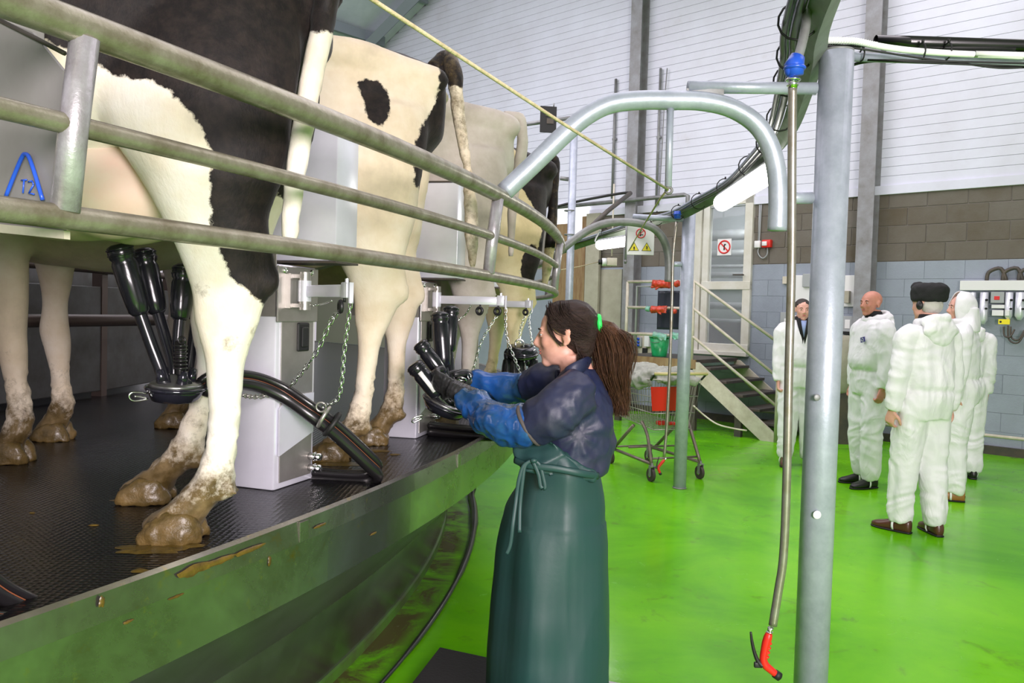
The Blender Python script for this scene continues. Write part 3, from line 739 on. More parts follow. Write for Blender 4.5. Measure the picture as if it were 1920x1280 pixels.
# dairy meters with white trunking at the far right
tr = root('meter_trunking', 'long white trunking box with dark cables above the milk meters', 'trunking', W0, WANG)
a = onw(1800, 526, 0.1); b = onw(1990, 545, 0.1)
mb = MB(); wbox(mb, a.x, b.x, 0, 0.10, onw(1800, 544, 0.1).z, a.z, 0.005); mb.obj('trunking', 'whitepl', tr, False)
for k in range(3):
    mb = MB(); x = onw(1850 + 30 * k, 525, .06).x
    mb.tube([(x, 0.06, a.z), (x - 0.02, 0.06, a.z + 0.1), (x - 0.14, 0.06, a.z + 0.14), (x - 0.2, 0.06, a.z)], 0.022, 8, smooth=4); mb.obj('cable_loop', 'darksteel', tr)
lbls = ('stainless milk meter at the left end under the white trunking', 'stainless milk meter with dark gauges under the white trunking', 'tall stainless cylinder in the middle under the white trunking', 'stainless milk meter near the right edge under the trunking', 'stainless cylinder at the right edge of the picture under the trunking')
for k, (u, r) in enumerate(((1806, .03), (1824, .035), (1846, .045), (1893, .04), (1914, .05))):
    q = onw(u, 548, .08); q2 = onw(u, 592 + (8 if k == 2 else 0), .08)
    o = root('milk_meter', lbls[k], 'meter', W0, WANG)
    mb = MB(); mb.tube([(q.x, .08, q.z), (q.x, .08, q2.z), (q.x, .08, q2.z - 0.05)], [r, r, r * 0.4], 14); mb.obj('cylinder', 'stainless', o)
    mb = MB(); mb.cyl((q.x - r * .8, .12, q.z - 0.09), (q.x - r * .8, .15, q.z - 0.09), 0.014, 10); mb.cyl((q.x - r * .8, .12, q.z - 0.19), (q.x - r * .8, .15, q.z - 0.19), 0.012, 10); mb.obj('gauge', 'black', o)
o = root('meter_display', 'small grey display box with a red readout and white labels', 'display', W0, WANG)
for nm, u0, v0, u1, v1, of, mt in (('housing', 1858, 547, 1882, 568, .1, 'greypl'), ('readout', 1864, 555, 1874, 562, .105, 'redprint'), ('label', 1859, 571, 1883, 578, .09, 'whitepl'), ('label', 1860, 581, 1881, 592, .09, 'whitepl'), ('label', 1885, 581, 1892, 592, .13, 'whitepl')):
    a, b = onw(u0, v0, of), onw(u1, v1, of); mb = MB(); wbox(mb, a.x, b.x, 0.0, of, b.z, a.z, 0.003); mb.obj(nm, mt, o, False)
o = root('yellow_tag', 'small yellow tag plate below the milk meters', 'tag', W0, WANG)
a, b = onw(1872, 598, .12), onw(1893, 608, .12); mb = MB(); wbox(mb, a.x, b.x, .1, .12, b.z, a.z); mb.obj('plate', 'yellow', o, False)
q = onw(1876, 603, .122); mb = MB(); mb.ell((q.x, .122, q.z), (0.012, 0.003, 0.012)); mb.obj('symbol', 'black', o)
o = root('cable_bundle', 'dark cable loops hanging under the yellow tag', 'cables', W0, WANG)
for u, v, du in ((1882, 612, 16), (1895, 612, 20), (1890, 610, 26)):
    a = onw(u, v, .1); mb = MB(); k = du / 1500 * 9.3
    mb.tube([(a.x, .1, a.z), (a.x - k * .1, .1, a.z - k * 1.0), (a.x - k * .7, .12, a.z - k * 1.2), (a.x - k * 1.1, .1, a.z - k * .3)], 0.010, 8, smooth=4); mb.obj('cable', 'darksteel', o)

# floor pipe rail at the foot of the wall
o = root('skirting_pipe', 'cream pipe running low along the block wall at the right', 'pipe', W0, WANG)
a = onw(1812, 811, 0.2); mb = MB(); mb.cyl((-1.5, 0.2, a.z), (2.9, 0.2, a.z - 0.01), 0.02, 8); mb.obj('pipe', 'cream', o)
for s in (-1, 0.2, 1.4, 2.6):
    mb = MB(); mb.box((s, 0.1, a.z - 0.02), (0.03, 0.2, 0.03)); mb.obj('bracket', 'galv_dull', o, False)

# ---------------- steps up to the white door
stp = root('door_steps', 'steel steps with handrails going up to the white door', 'steps', W0, WANG)
S_top, S_bot, OF, LZ = 3.25, 2.05, 1.28, 0.95
def stz(s): return 0.05 + (s - S_bot) * (LZ - 0.14) / (S_top - S_bot)
for k in range(5):
    s = S_bot + 0.18 + (S_top - S_bot - 0.26) * k / 4; mb = MB(); mb.box((s, OF / 2 + 0.05, stz(s) + 0.03), (0.25, OF - 0.16, 0.035), bev=0.004); mb.obj('tread', 'darksteel', stp, False)
for of in (0.12, OF):
    mb = MB(); p = [Vector((S_bot, of, 0.0)), Vector((S_bot + 0.24, of, 0.0)), Vector((S_top + 0.02, of, LZ - 0.22)), Vector((S_top + 0.02, of, LZ - 0.03)), Vector((S_top - 0.06, of, LZ - 0.03)), Vector((S_bot, of, 0.06))]
    mb.prism(p, (0, 0.035, 0)); mb.obj('stringer', 'cream', stp, False)
mb = MB(); wbox(mb, S_top - 0.02, 4.6, 0.12, OF + 0.02, LZ - 0.05, LZ); mb.obj('landing', 'darksteel', stp, False)
mb = MB(); wbox(mb, S_top - 0.02, 4.6, OF, OF + 0.04, LZ - 0.12, LZ - 0.0); mb.obj('landing_edge', 'rust', stp, False)
for s, of in ((S_top + 0.04, OF - 0.05), (4.5, OF - 0.05), (2.62, OF - 0.03)):
    mb = MB(); h = LZ - 0.06 if s > 3 else stz(s) - .05; mb.box((s, of, h / 2), (0.09, 0.06, h)); mb.obj('support_leg', 'darksteel', stp, False)
for k, (dz, zb, nm) in enumerate(((1.04, 1.22, 'top_handrail'), (0.68, 0.80, 'middle_handrail'), (0.31, 0.44, 'lower_handrail'))):
    mb = MB(); mb.tube([(4.36, OF + 0.02, LZ + dz), (S_top + 0.05, OF + 0.02, LZ + dz), (S_bot + 0.04, OF + 0.02, zb)], 0.020, 8); mb.obj(nm, 'cream', stp)
for s, zb in ((4.36, LZ), (S_top + 0.05, LZ)):
    mb = MB(); mb.cyl((s, OF + 0.02, zb - 0.1), (s, OF + 0.02, zb + 1.04), 0.022, 8); mb.obj('rail_post', 'cream', stp)
mb = MB(); mb.box((S_bot + 0.04, OF + 0.02, 0.62), (0.045, 0.045, 1.24)); mb.obj('rail_post', 'cream', stp)
mb = MB(); mb.tube([(4.28, OF - 0.1, LZ), (4.28, OF - 0.1, LZ + 0.98), (3.8, OF - 0.1, LZ + 0.98)], 0.018, 8); mb.obj('inner_rail', 'greypl', stp)

# ================================================================== ROTARY PLATFORM
plat = root('rotary_platform', 'raised round milking platform with black studded deck and stainless edge', 'platform', (CEN.x, CEN.y, 0))
A0, A1, AN = -62, 62, 124
def ringsec(mb, prof, a0=A0, a1=A1, n=AN, closed=False):
    """sweep an (r, z) profile about the platform centre (local coords)"""
    vs = []; fs = []; m = len(prof)
    for i in range(n + 1):
        a = math.radians(a0 + (a1 - a0) * i / n)
        for r, z in prof: vs.append((r * math.cos(a), r * math.sin(a), z))
    for i in range(n):
        for j in range(m if closed else m - 1):
            x, y = i * m + j, i * m + (j + 1) % m
            fs.append((x, x + m, y + m, y))
    if closed: fs += [tuple(range(m - 1, -1, -1)), tuple(n * m + j for j in range(m))]
    mb.add(vs, fs)
mb = MB(); ringsec(mb, [(5.2, DECK - 0.06), (5.2, DECK), (RIM - 0.03, DECK), (RIM - 0.03, DECK - 0.06)], closed=True)
mb.obj('deck_mat', 'deck', plat, False)
mb = MB(); ringsec(mb, [(RIM - 0.03, DECK + 0.004), (RIM - 0.012, DECK + 0.012), (RIM, DECK + 0.006), (RIM + 0.004, DECK - 0.048), (RIM - 0.006, DECK - 0.052), (RIM - 0.03, DECK - 0.05)], closed=True)
mb.obj('edge_lip', 'fascia', plat, False)
mb = MB(); ringsec(mb, [(RIM - 0.008, DECK - 0.05), (RIM - 0.012, DECK - 0.19), (RIM - 0.03, DECK - 0.195), (RIM - 0.035, DECK - 0.05)], closed=True)
mb.obj('fascia_band', 'fascia', plat, False)
# small joint plates of the edge lip
for k in range(9):
    a = -33.5 + 6.35 * k
    mb = MB(Matrix.Rotation(math.radians(a), 4, 'Z')); mb.box((RIM + 0.003, 0, DECK - 0.022), (0.006, 0.035, 0.05), bev=0.001); mb.obj('joint_plate', 'fascia', plat, False)
mb = MB(); ringsec(mb, [(RIM - 0.035, DECK - 0.18), (RIM - 0.42, 0.42), (RIM - 0.46, 0.42), (RIM - 0.06, DECK - 0.12)], closed=True)
mb.obj('sloping_underside', pbr('dark_underside_steel', (0.16, 0.16, 0.18), 0.3, 0.6, (0.10, 0.10, 0.11), 3), plat, False)
M['dung'] = pbr('yellow_brown_dung', (0.15, 0.095, 0.015), 0.3, 0, (0.06, 0.04, 0.01), 30, (0.35, 0.7), 0.6, 60)
def splat(c, ax, ay, n, seed):
    """thin irregular smear lying on a surface: centre, two half-axes, outward normal"""
    c = Vector(c); ax = Vector(ax); ay = Vector(ay); n = Vector(n).normalized(); vs = [c + n * 0.003]; k = 22
    for ring_, h in ((.6, .003), (1.0, .0004)):
        for j in range(k):
            a = 2 * PI * j / k; r = ring_ * (1 + .45 * noise.noise(Vector((math.cos(a) * 2, math.sin(a) * 2, seed))))
            vs.append(c + ax * (math.cos(a) * r) + ay * (math.sin(a) * r) + n * h)
    fs = [(0, 1 + j, 1 + (j + 1) % k) for j in range(k)] + [(1 + j, 1 + k + j, 1 + k + (j + 1) % k, 1 + (j + 1) % k) for j in range(k)]
    return vs, fs
def on_deck(u, v): return onz(u, v, DECK)
def on_face(u, v, R=RIM + 0.001):
    d = ray(u, v); a = d.x ** 2 + d.y ** 2; b = -2 * (d.x * CEN.x + d.y * CEN.y); c = CEN.x ** 2 + CEN.y ** 2 - R * R
    t = (-b - math.sqrt(b * b - 4 * a * c)) / 2 / a; return EYE + d * t
for k, (u, v, L, h) in enumerate(((368, 1066, .050, .011), (410, 1052, .06, .007), (190, 1128, .007, .011), (470, 1030, .05, .006), (330, 1118, .02, .003), (240, 1165, .012, .003), (600, 985, .03, .004), (700, 1000, .02, .003), (505, 1052, .006, .012))):
    p = on_face(u, v, RIM + (0.0045 if k not in (4, 5, 7, 8) else -0.008)); n_ = (Vector((p.x, p.y, 0)) - CEN).normalized(); t_ = Vector((-n_.y, n_.x, 0)); vs_, fs_ = splat(p - Vector((CEN.x, CEN.y, 0)), t_ * L, Vector((0, 0, h)), n_, k * 1.7)
    mb = MB(); mb.add(vs_, fs_); mb.obj('dung_splash', 'dung', plat)
for k, (u, v, L, h) in enumerate(((280, 1030, .075, .035), (262, 1070, .018, .012), (175, 985, .012, .006), (250, 938, .06, .02), (60, 962, .008, .004), (610, 868, .13, .05), (690, 845, .09, .03), (340, 1022, .05, .03), (740, 852, .02, .015))):
    p = on_deck(u, v); vs_, fs_ = splat(p - Vector((CEN.x, CEN.y, 0)), (L, 0, 0), (0, h, 0), (0, 0, 1), k * 2.3 + 9)
    mb = MB(); mb.add(vs_, fs_); mb.obj('dung_splash', 'dung', plat)
kb = root('platform_kerb', 'low green painted kerb ring on the floor under the platform edge', 'kerb', (CEN.x, CEN.y, 0))
mb = MB(); ringsec(mb, [(8.885, 0.0), (8.88, 0.035), (8.87, 0.04), (8.5, 0.04), (8.5, 0.0)], closed=True); mb.obj('kerb', pbr('green_kerb', (0.06, 0.17, 0.015), 0.35, 0, (0.05, 0.06, 0.02), 5, (0.35, 0.7)), kb, False)
mb = MB(); ringsec(mb, [(8.87, 0.04), (8.975, 0.43), (8.93, 0.43), (8.83, 0.04)], closed=True); mb.obj('inner_skirt', pbr('wet_dark_skirt_steel', (0.20, 0.21, 0.19), 0.22, 0.8, (0.12, 0.12, 0.10), 3), kb, False)

# bail fronts inside: grey panels, knee rail
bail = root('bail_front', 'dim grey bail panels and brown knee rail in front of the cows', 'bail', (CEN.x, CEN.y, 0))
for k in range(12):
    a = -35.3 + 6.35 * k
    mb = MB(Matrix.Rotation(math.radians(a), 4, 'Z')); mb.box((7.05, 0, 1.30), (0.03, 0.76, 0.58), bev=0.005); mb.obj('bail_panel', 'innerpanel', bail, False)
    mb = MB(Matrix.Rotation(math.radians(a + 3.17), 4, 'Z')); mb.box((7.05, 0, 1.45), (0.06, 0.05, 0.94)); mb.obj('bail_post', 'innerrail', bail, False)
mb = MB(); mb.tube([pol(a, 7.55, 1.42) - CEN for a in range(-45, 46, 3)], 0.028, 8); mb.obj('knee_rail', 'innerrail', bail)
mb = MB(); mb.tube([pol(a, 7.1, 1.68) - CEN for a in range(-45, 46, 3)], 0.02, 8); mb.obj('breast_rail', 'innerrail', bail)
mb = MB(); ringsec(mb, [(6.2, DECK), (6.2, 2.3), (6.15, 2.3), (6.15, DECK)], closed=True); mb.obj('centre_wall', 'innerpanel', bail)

# ---------------- rump rail
rr = root('rump_rail', 'curved three-bar galvanised rump rail running round behind the cows', 'rail', (CEN.x, CEN.y, 0))
for nm, r, z, t in (('top_bar', 9.60, 1.907, 0.0250), ('middle_bar', 9.588, 1.766, 0.0155), ('bottom_bar', 9.578, 1.632, 0.0185)):
    mb = MB(); mb.tube([pol(a * 0.75, r, z) - CEN for a in range(-60, 24)], t, 16); mb.obj(nm, 'rail', rr)
for a in (-35.1, -25.4, -15.62, -5.9, 3.8, 13.5):
    mb = MB(); mb.tube([pol(a, 9.604, 1.892) - CEN, pol(a - 0.04, 9.59, 1.76) - CEN, pol(a - 0.08, 9.582, 1.640) - CEN], 0.0205, 14)
    mb.obj('rail_post', 'railpost', rr)

# ---------------- support poles with swan-neck arms
def depthpath(pts, D0, D1):
    n = len(pts); return [at(u, v, D0 + (D1 - D0) * min(1, k / (n - 3))) for k, (u, v) in enumerate(pts)]
# near pole
pp = onz(1541, 1478, 0); 
PX = at(1548, 600, 2.86); PX = Vector((PX.x, PX.y, 0))
p1 = root('support_pole', 'thick galvanised pole nearest the camera carrying the big swan-neck arm', 'pole', PX)
loc = lambda p, o: Vector(p) - o.location
mb = MB(); mb.tube([(0, 0, 0), (0, 0, 2.455)], 0.0585, 32); o = mb.obj('pole', 'galv', p1); 
mb = MB(); mb.tube([(0, 0, 2.455), (0, 0, 2.462)], 0.0575, 32); mb.obj('end_cap', 'galv_dull', p1)
mb = MB(); mb.tube([(0, 0, 0), (0, 0, 0.012)], 0.11, 24); mb.obj('base_plate', 'galv_dull', p1)
A = [(945, 360), (1000, 308), (1058, 252), (1100, 217), (1145, 195), (1200, 188), (1262, 188), (1318, 190), (1372, 203), (1417, 232), (1443, 272), (1456, 322), (1459, 378), (1457, 432)]
arm = [loc(p, p1) for p in depthpath(A, 2.80, 2.84)]
mb = MB(); mb.tube(arm, 0.033, 20, smooth=5); mb.obj('swan_neck_arm', 'galv', p1)
mb = MB(); a, b = loc(at(1290, 163, 2.83), p1), loc(at(1530, 166, 2.86), p1); mb.cyl(a, b, 0.021, 14); mb.obj('upper_stub', 'galv', p1)
mb = MB(); c = loc(at(1322, 172, 2.82), p1); mb.box(c, (0.13, 0.006, 0.02)); mb.obj('weld_plate', 'galv_dull', p1, False)
mb = MB(); mb.cyl(loc(at(1462, 371, 2.84), p1), loc(at(1522, 371, 2.86), p1), 0.021, 14); mb.obj('lower_stub', 'galv', p1)
mb = MB(); a, b = loc(at(1257, 200, 2.82), p1), loc(at(1253, 350, 2.82), p1); mb.cyl(a, b, 0.0125, 12); mb.obj('drop_tube', 'galv', p1)
mb = MB(); mb.torus(loc(at(1254, 357, 2.82), p1), 0.011, 0.0045, axis=(0.3, 1, 0), seg=16, sub=6); mb.obj('cord_eye', 'galv_dull', p1)
for v, r in ((745, 0.012), (965, 0.015)):
    mb = MB(); q = at(1532, v, 2.803); mb.ell(loc(q, p1), (r, 0.003, r)); mb.obj('scuff_plate' if v > 900 else 'bolt', 'galv_dull' if v < 900 else 'whitepl', p1)
# second pole
Q = onz(1274, 915, 0)
p2 = root('support_pole', 'galvanised pole standing beside the shopping trolley', 'pole', Q)
mb = MB(); mb.tube([(0, 0, 0), (0, 0, 2.50)], 0.0565, 28); mb.obj('pole', 'galv', p2)
mb = MB(); mb.tube([(0, 0, 0), (0, 0, 0.012)], 0.06, 24); mb.obj('base_plate', 'galv_dull', p2)
A = [(1040, 480), (1068, 456), (1100, 433), (1130, 420), (1160, 416), (1195, 418), (1224, 427), (1243, 447), (1252, 475), (1254, 505), (1253, 528)]
mb = MB(); mb.tube([loc(p, p2) for p in depthpath(A, 6.8, 7.0)], 0.034, 16, smooth=4); mb.obj('swan_neck_arm', 'galv_dull', p2)
mb = MB(); mb.cyl(loc(at(1187, 406, 6.98), p2), loc(at(1284, 411, 7.02), p2), 0.024, 12); mb.obj('upper_stub', 'galv', p2)
mb = MB(); mb.cyl(loc(at(1258, 495, 6.98), p2), loc(at(1284, 495, 7.02), p2), 0.022, 12); mb.obj('lower_stub', 'galv', p2)
# third pole far left with black sign and bracket
q3 = at(1067, 560, 9.6); P3 = Vector((q3.x, q3.y, 0))
p3 = root('support_pole', 'distant galvanised pole behind the last cow, with a bracket at its top', 'pole', P3)
t3 = at(1072, 218, 9.6)
mb = MB(); mb.tube([(0, 0, 0), (0, 0, t3.z)], 0.046, 20); mb.obj('pole', 'galv', p3)
mb = MB(); mb.tube([loc(at(978, 234, 9.6), p3), loc(at(1071, 221, 9.6), p3)], 0.024, 10); mb.obj('top_arm', 'galv_dull', p3)
mb = MB(); mb.cyl(loc(at(1050, 334, 9.6), p3), loc(at(1066, 336, 9.6), p3), 0.024, 10); mb.obj('lower_stub', 'galv_dull', p3)
for v in (395, 440):
    mb = MB(); mb.torus(loc(at(1068, v, 9.6), p3), 0.06, 0.008, seg=16, sub=6); mb.obj('pipe_clip', 'galv_dull', p3)
c = at(1028, 224, 9.3)
o = root('black_sign', 'small black square panel hung on the bracket of the distant pole', 'panel', c, math.radians(8))
mb = MB(); mb.box((0, 0, 0), (0.19, 0.02, 0.30), bev=0.004); mb.obj('panel', 'black', o, False)
mb = MB(); mb.box((0.02, -0.014, -0.02), (0.08, 0.01, 0.06)); mb.box((-0.02, -0.014, 0.05), (0.03, 0.01, 0.03)); mb.obj('markings', 'darksteel', o, False)
mb = MB(); mb.cyl((0.06, 0, 0.15), (0.06, 0, 0.19), 0.008, 6); mb.obj('hook', 'galv_dull', o)

# ---------------- overhead ring beam with cables, running over the poles
def ringpt(a, r=10.84, z=2.47): return pol(a, r, z)
RB = [pol(a, 10.84, 2.48) for a in (-37, -33, -29, -25)] + [at(u, v, D) for u, v, D in ((1547, 0, 2.42), (1524, 100, 2.87), (1507, 162, 3.27), (1478, 244, 4.03), (1441, 292, 4.63), (1385, 345, 5.65), (1324, 378, 6.4), (1276, 402, 7.1), (1225, 415, 8.0), (1165, 433, 8.9), (1105, 452, 9.6), (1050, 470, 10.2))]
ring = root('ring_beam', 'grey curved beam with dark hoses overhead, arching over the poles', 'beam', (0, 0, 0))
mb = MB(); P_, R_, S_ = cr(RB, [0.03] * len(RB), [0.042] * len(RB), 6)
mb.tube(P_, 0.045, 4, ry=0.05, up=(0, 0, 1)); ob = mb.obj('beam', pbr('greenish_grey_beam', (0.24, 0.27, 0.24), 0.5, 0.2, (0.17, 0.18, 0.16), 7), ring, False)
def offs(P, d, dz):
    out = []
    for i, p in enumerate(P):
        t = (P[min(i + 1, len(P) - 1)] - P[max(i - 1, 0)]).normalized(); n = Vector((-t.y, t.x, 0)).normalized()
        out.append(p + n * d + Vector((0, 0, dz)))
    return out
for d, dz, r, nm, mt in ((0.065, -0.005, 0.016, 'black_hose', 'hose'), (0.10, -0.012, 0.011, 'black_cable', 'hose'), (0.085, 0.02, 0.012, 'grey_pipe', 'galv')):
    mb = MB(); mb.tube(offs(P_, d, dz), r, 8); mb.obj(nm, mt, ring)
for k in range(10, len(P_) - 6, 5):
    p = offs(P_, 0.06, 0)[k]; t = (P_[k + 1] - P_[k]).normalized()
    mb = MB(); mb.torus(p, 0.062, 0.004, axis=t, seg=14, sub=5); mb.cyl(p + Vector((0, 0, 0.06)), p + Vector((0, 0, 0.075)), 0.006, 6); mb.obj('cable_tie', 'black', ring)

# ---------------- tube lights under the ring
def tube_light(label, a, b, r=0.052):
    o = root('tube_light', label, 'light', (a + b) / 2)
    d = (b - a).normalized(); a_, b_ = a - o.location, b - o.location
    mb = MB(); mb.tube([a_ - d * .012, a_, a_ + d * 0.03, b_ - d * 0.03, b_, b_ + d * .012], [r * .5, r * .85, r, r, r * .85, r * .5], 18); mb.obj('diffuser', 'lamp', o)
    mb = MB(); u = Vector((0, 0, r * 0.75)); mb.tube([a_ + u + d * .02, b_ + u - d * .02], r * 0.7, 10, ry=r * 0.4, up=(0, 0, 1)); mb.obj('housing', 'greypl', o)
    n = Vector((-d.y, d.x, 0))
    mb = MB(); mb.tube([b_ + u, b_ + u + d * 0.07 + n * 0.03, b_ + u + d * 0.05 + Vector((0, 0, 0.09)), b_ + u - d * 0.03 + Vector((0, 0, 0.12))], 0.009, 6, smooth=4); mb.obj('flex', 'greypl', o)
    return o
tube_light('bright tube light under the ring beam, left of the near pole', at(1352, 381, 5.75), at(1446, 322, 4.45), 0.060)
tube_light('distant bright tube light left of the warning sign', at(1178, 451, 8.1), at(1124, 459, 9.0), 0.056)

# ---------------- pipes and conduits going from the near pole to the right
o = root('cross_pipe', 'galvanised pipe running right from the top of the near pole', 'pipe', (0, 0, 0))
mb = MB(); mb.cyl(at(1534, 105, 2.95), Vector((12.2, 3.2, at(2050, 100, 3.0).z)), 0.0165, 12); mb.obj('pipe', 'galv', o)
o = root('white_conduit', 'white corrugated conduit strapped along the cross pipe', 'conduit', (0, 0, 0))
pts = [at(u, v, 2.92) for u, v in ((1548, 76), (1600, 77), (1645, 86), (1700, 94), (1780, 100), (1850, 103), (1925, 106), (2050, 108))] + [Vector((7, 3.0, at(2050, 108, 2.92).z)), Vector((12.2, 3.1, at(2050, 108, 2.92).z))]
mb = MB(); mb.tube(pts, 0.0115, 12, smooth=6); mb.obj('conduit', 'conduit', o)
mb = MB()
P2_, _, _ = cr(pts[:3], [0] * 3, [0] * 3, 12)
for k in range(0, len(P2_) - 1): mb.torus(P2_[k], 0.0115, 0.0018, axis=(P2_[k + 1] - P2_[k]), seg=12, sub=4)
mb.obj('ribs', 'conduit', o)
o = root('black_hose', 'thick black hose lying behind the white conduit at the upper right', 'hose', (0, 0, 0))
mb = MB(); mb.tube([at(u, v, 2.98) for u, v in ((1545, 84), (1590, 88), (1640, 80), (1700, 85), (1800, 90), (1925, 88), (2050, 88))] + [Vector((12.2, 3.15, at(2050, 88, 2.98).z))], [0.010, 0.010, 0.010, 0.014, 0.018, 0.019, 0.019, 0.019], 12, smooth=5); mb.obj('hose', 'hose', o)
o = root('thin_cable', 'thin black cable sagging below the white conduit at the upper right', 'cable', (0, 0, 0))
mb = MB(); mb.tube([at(u, v, 2.9) for u, v in ((1550, 86), (1600, 90), (1650, 97), (1720, 108), (1800, 118), (1870, 127), (1930, 126), (2050, 122))] + [Vector((12.2, 3.0, at(2050, 110, 2.9).z))], 0.0038, 8, smooth=5); mb.obj('cable', 'black', o)
o = root('thin_cable', 'short thin black cable looping from the top of the near pole', 'cable', (0, 0, 0))
mb = MB(); mb.tube([at(u, v, 3.0) for u, v in ((1590, 124), (1615, 117), (1640, 114), (1675, 111), (1700, 104))], 0.006, 8, smooth=5); mb.obj('cable', 'black', o)
for u, v, h in ((1727, 98, 15), (1776, 96, 14), (1616, 103, 10)):
    o = root('cable_tie', 'black cable tie %s' % {1727: 'round the white conduit and cross pipe', 1776: 'round the black hose and cross pipe', 1616: 'round the cross pipe close to the near pole'}[u], 'cable tie', (0, 0, 0))
    c = at(u, v, 2.94); mb = MB(); mb.torus(c, h / 1500 * 2.94 * 1.1, 0.003, axis=(1, 0, 0), seg=14, sub=5); mb.cyl(c + Vector((0, -0.01, h / 1500 * 3.2)), c + Vector((0, -0.01, h / 1500 * 3.2 + .012)), 0.005, 6); mb.obj('strap', 'black', o)

# ---------------- hanging wash-down hoses with red guns
def spray_gun(o, p, s=1.0, R=None):
    """red pistol-grip water gun hanging muzzle down; local x right, z up"""
    R = R or Matrix.Identity(3)
    f = lambda x, z, y=0: Vector(p) + R @ Vector((x, y, z)) * s
    mb = MB(); mb.tube([f(0.004, 0.004), f(0, -0.012), f(-0.006, -0.035), f(-0.012, -0.07), f(-0.014, -0.10), f(-0.006, -0.122), f(0.012, -0.138), f(0.036, -0.157)],
                       [0.013 * s, 0.0165 * s, 0.0165 * s, 0.015 * s, 0.015 * s, 0.016 * s, 0.015 * s, 0.0135 * s], 16, smooth=4)
    for k in range(4): mb.ell(f(0.006 - .003 * k, -0.035 - 0.018 * k), (0.011 * s, 0.012 * s, 0.007 * s))
    mb.obj('grip', 'redpl', o)
    mb = MB(); mb.tube([f(0.033, -0.155), f(0.052, -0.168)], 0.0175 * s, 16); mb.tube([f(0.052, -0.168), f(0.055, -0.170)], 0.012 * s, 12); mb.obj('nozzle', 'black', o)
    mb = MB(); mb.tube([f(-0.068, 0.008), f(-0.062, -0.03), f(-0.05, -0.075), f(-0.034, -0.11), f(-0.018, -0.125)], [0.004 * s, 0.006 * s, 0.007 * s, 0.009 * s, 0.012 * s], 10, smooth=4)
    mb.box(f(-0.035, -0.122), (0.03 * s, 0.014 * s, 0.022 * s), bev=0.003 * s); mb.obj('trigger', 'blackmat', o)
    mb = MB(); mb.tube([f(0.010, 0.030), f(0.004, 0.004)], 0.0095 * s, 12); mb.torus(f(0.0095, 0.026), 0.011 * s, 0.002 * s, seg=14, sub=5); mb.torus(f(0.006, 0.010), 0.012 * s, 0.002 * s, seg=14, sub=5); mb.obj('coupling', 'chrome', o)
h1 = root('wash_hose', 'long grey hose with a red trigger gun hanging in front of the near pole', 'hose', (0, 0, 0))
DH = 2.42
pts = [at(u, v, DH) for u, v in ((1486, 158), (1485, 300), (1484, 500), (1479, 700), (1475, 900), (1469, 1040), (1459, 1110), (1449, 1172))]
mb = MB(); mb.tube(pts, 0.0130, 14, smooth=6); mb.obj('hose', 'hosegrey', h1)
mb = MB(); mb.tube([at(1491, 142, DH), at(1489, 122, DH), at(1496, 105, DH)], [0.024, 0.029, 0.021], 14); mb.torus(at(1490, 128, DH), 0.027, 0.006, seg=16, sub=6)
mb.ell(at(1482, 132, DH), (0.018, 0.018, 0.02)); mb.obj('blue_fitting', 'bluepl', h1)
mb = MB(); mb.tube([at(1487, 146, DH), at(1486, 166, DH)], 0.014, 12); mb.torus(at(1487, 150, DH), 0.019, 0.004, seg=16, sub=5); mb.torus(at(1486, 160, DH), 0.015, 0.003, seg=16, sub=5); mb.obj('brass_nipple', 'chrome', h1)
spray_gun(h1, at(1440, 1189, DH), 0.78 * 1.0)
mb = MB(); mb.tube([at(1493, 118, DH), at(1503, 85, DH + .02), at(1512, 40, DH + .05), at(1516, -20, DH + .1)], 0.014, 10, smooth=4); mb.obj('feed_pipe', 'galv_dull', h1)
h2 = root('wash_hose', 'grey hose with a small red gun hanging beside the second pole', 'hose', (0, 0, 0))
DH2 = 6.7
pts = [at(u, v, DH2) for u, v in ((1269, 415), (1262, 480), (1260, 560), (1256, 680), (1250, 800), (1245, 857))]
mb = MB(); mb.tube(pts, 0.0125, 10, smooth=4); mb.obj('hose', 'hosegrey', h2)
mb = MB(); mb.tube([at(1270, 410, DH2), at(1270, 396, DH2)], 0.028, 12); mb.torus(at(1270, 402, DH2), 0.028, 0.008, seg=14, sub=5); mb.obj('blue_fitting', 'bluepl', h2)
spray_gun(h2, at(1245, 862, DH2), 0.72, Matrix.Rotation(math.radians(28), 3, 'Y'))

# ---------------- pull cord
o = root('stretched_rope', 'yellow pull cord stretched slantwise from the upper left to the drop tube', 'cord', (0, 0, 0))
a, b = at(690, -6, 1.55), at(1252, 355, 2.80); d = (b - a)
mb = MB(); mb.tube([a - d * 0.3, a, a + d * .5 + Vector((0, 0, -0.004)), b], 0.0046, 8); mb.obj('cord', 'rope', o)
o = root('stretched_rope', 'thin yellow cord going down from the drop tube to the warning sign', 'cord', (0, 0, 0))
mb = MB(); mb.tube([b, at(1238, 372, 3.4), at(1205, 425, 5.2), at(1178, 471, 7.5)], 0.0045, 8); mb.obj('cord', 'rope', o)

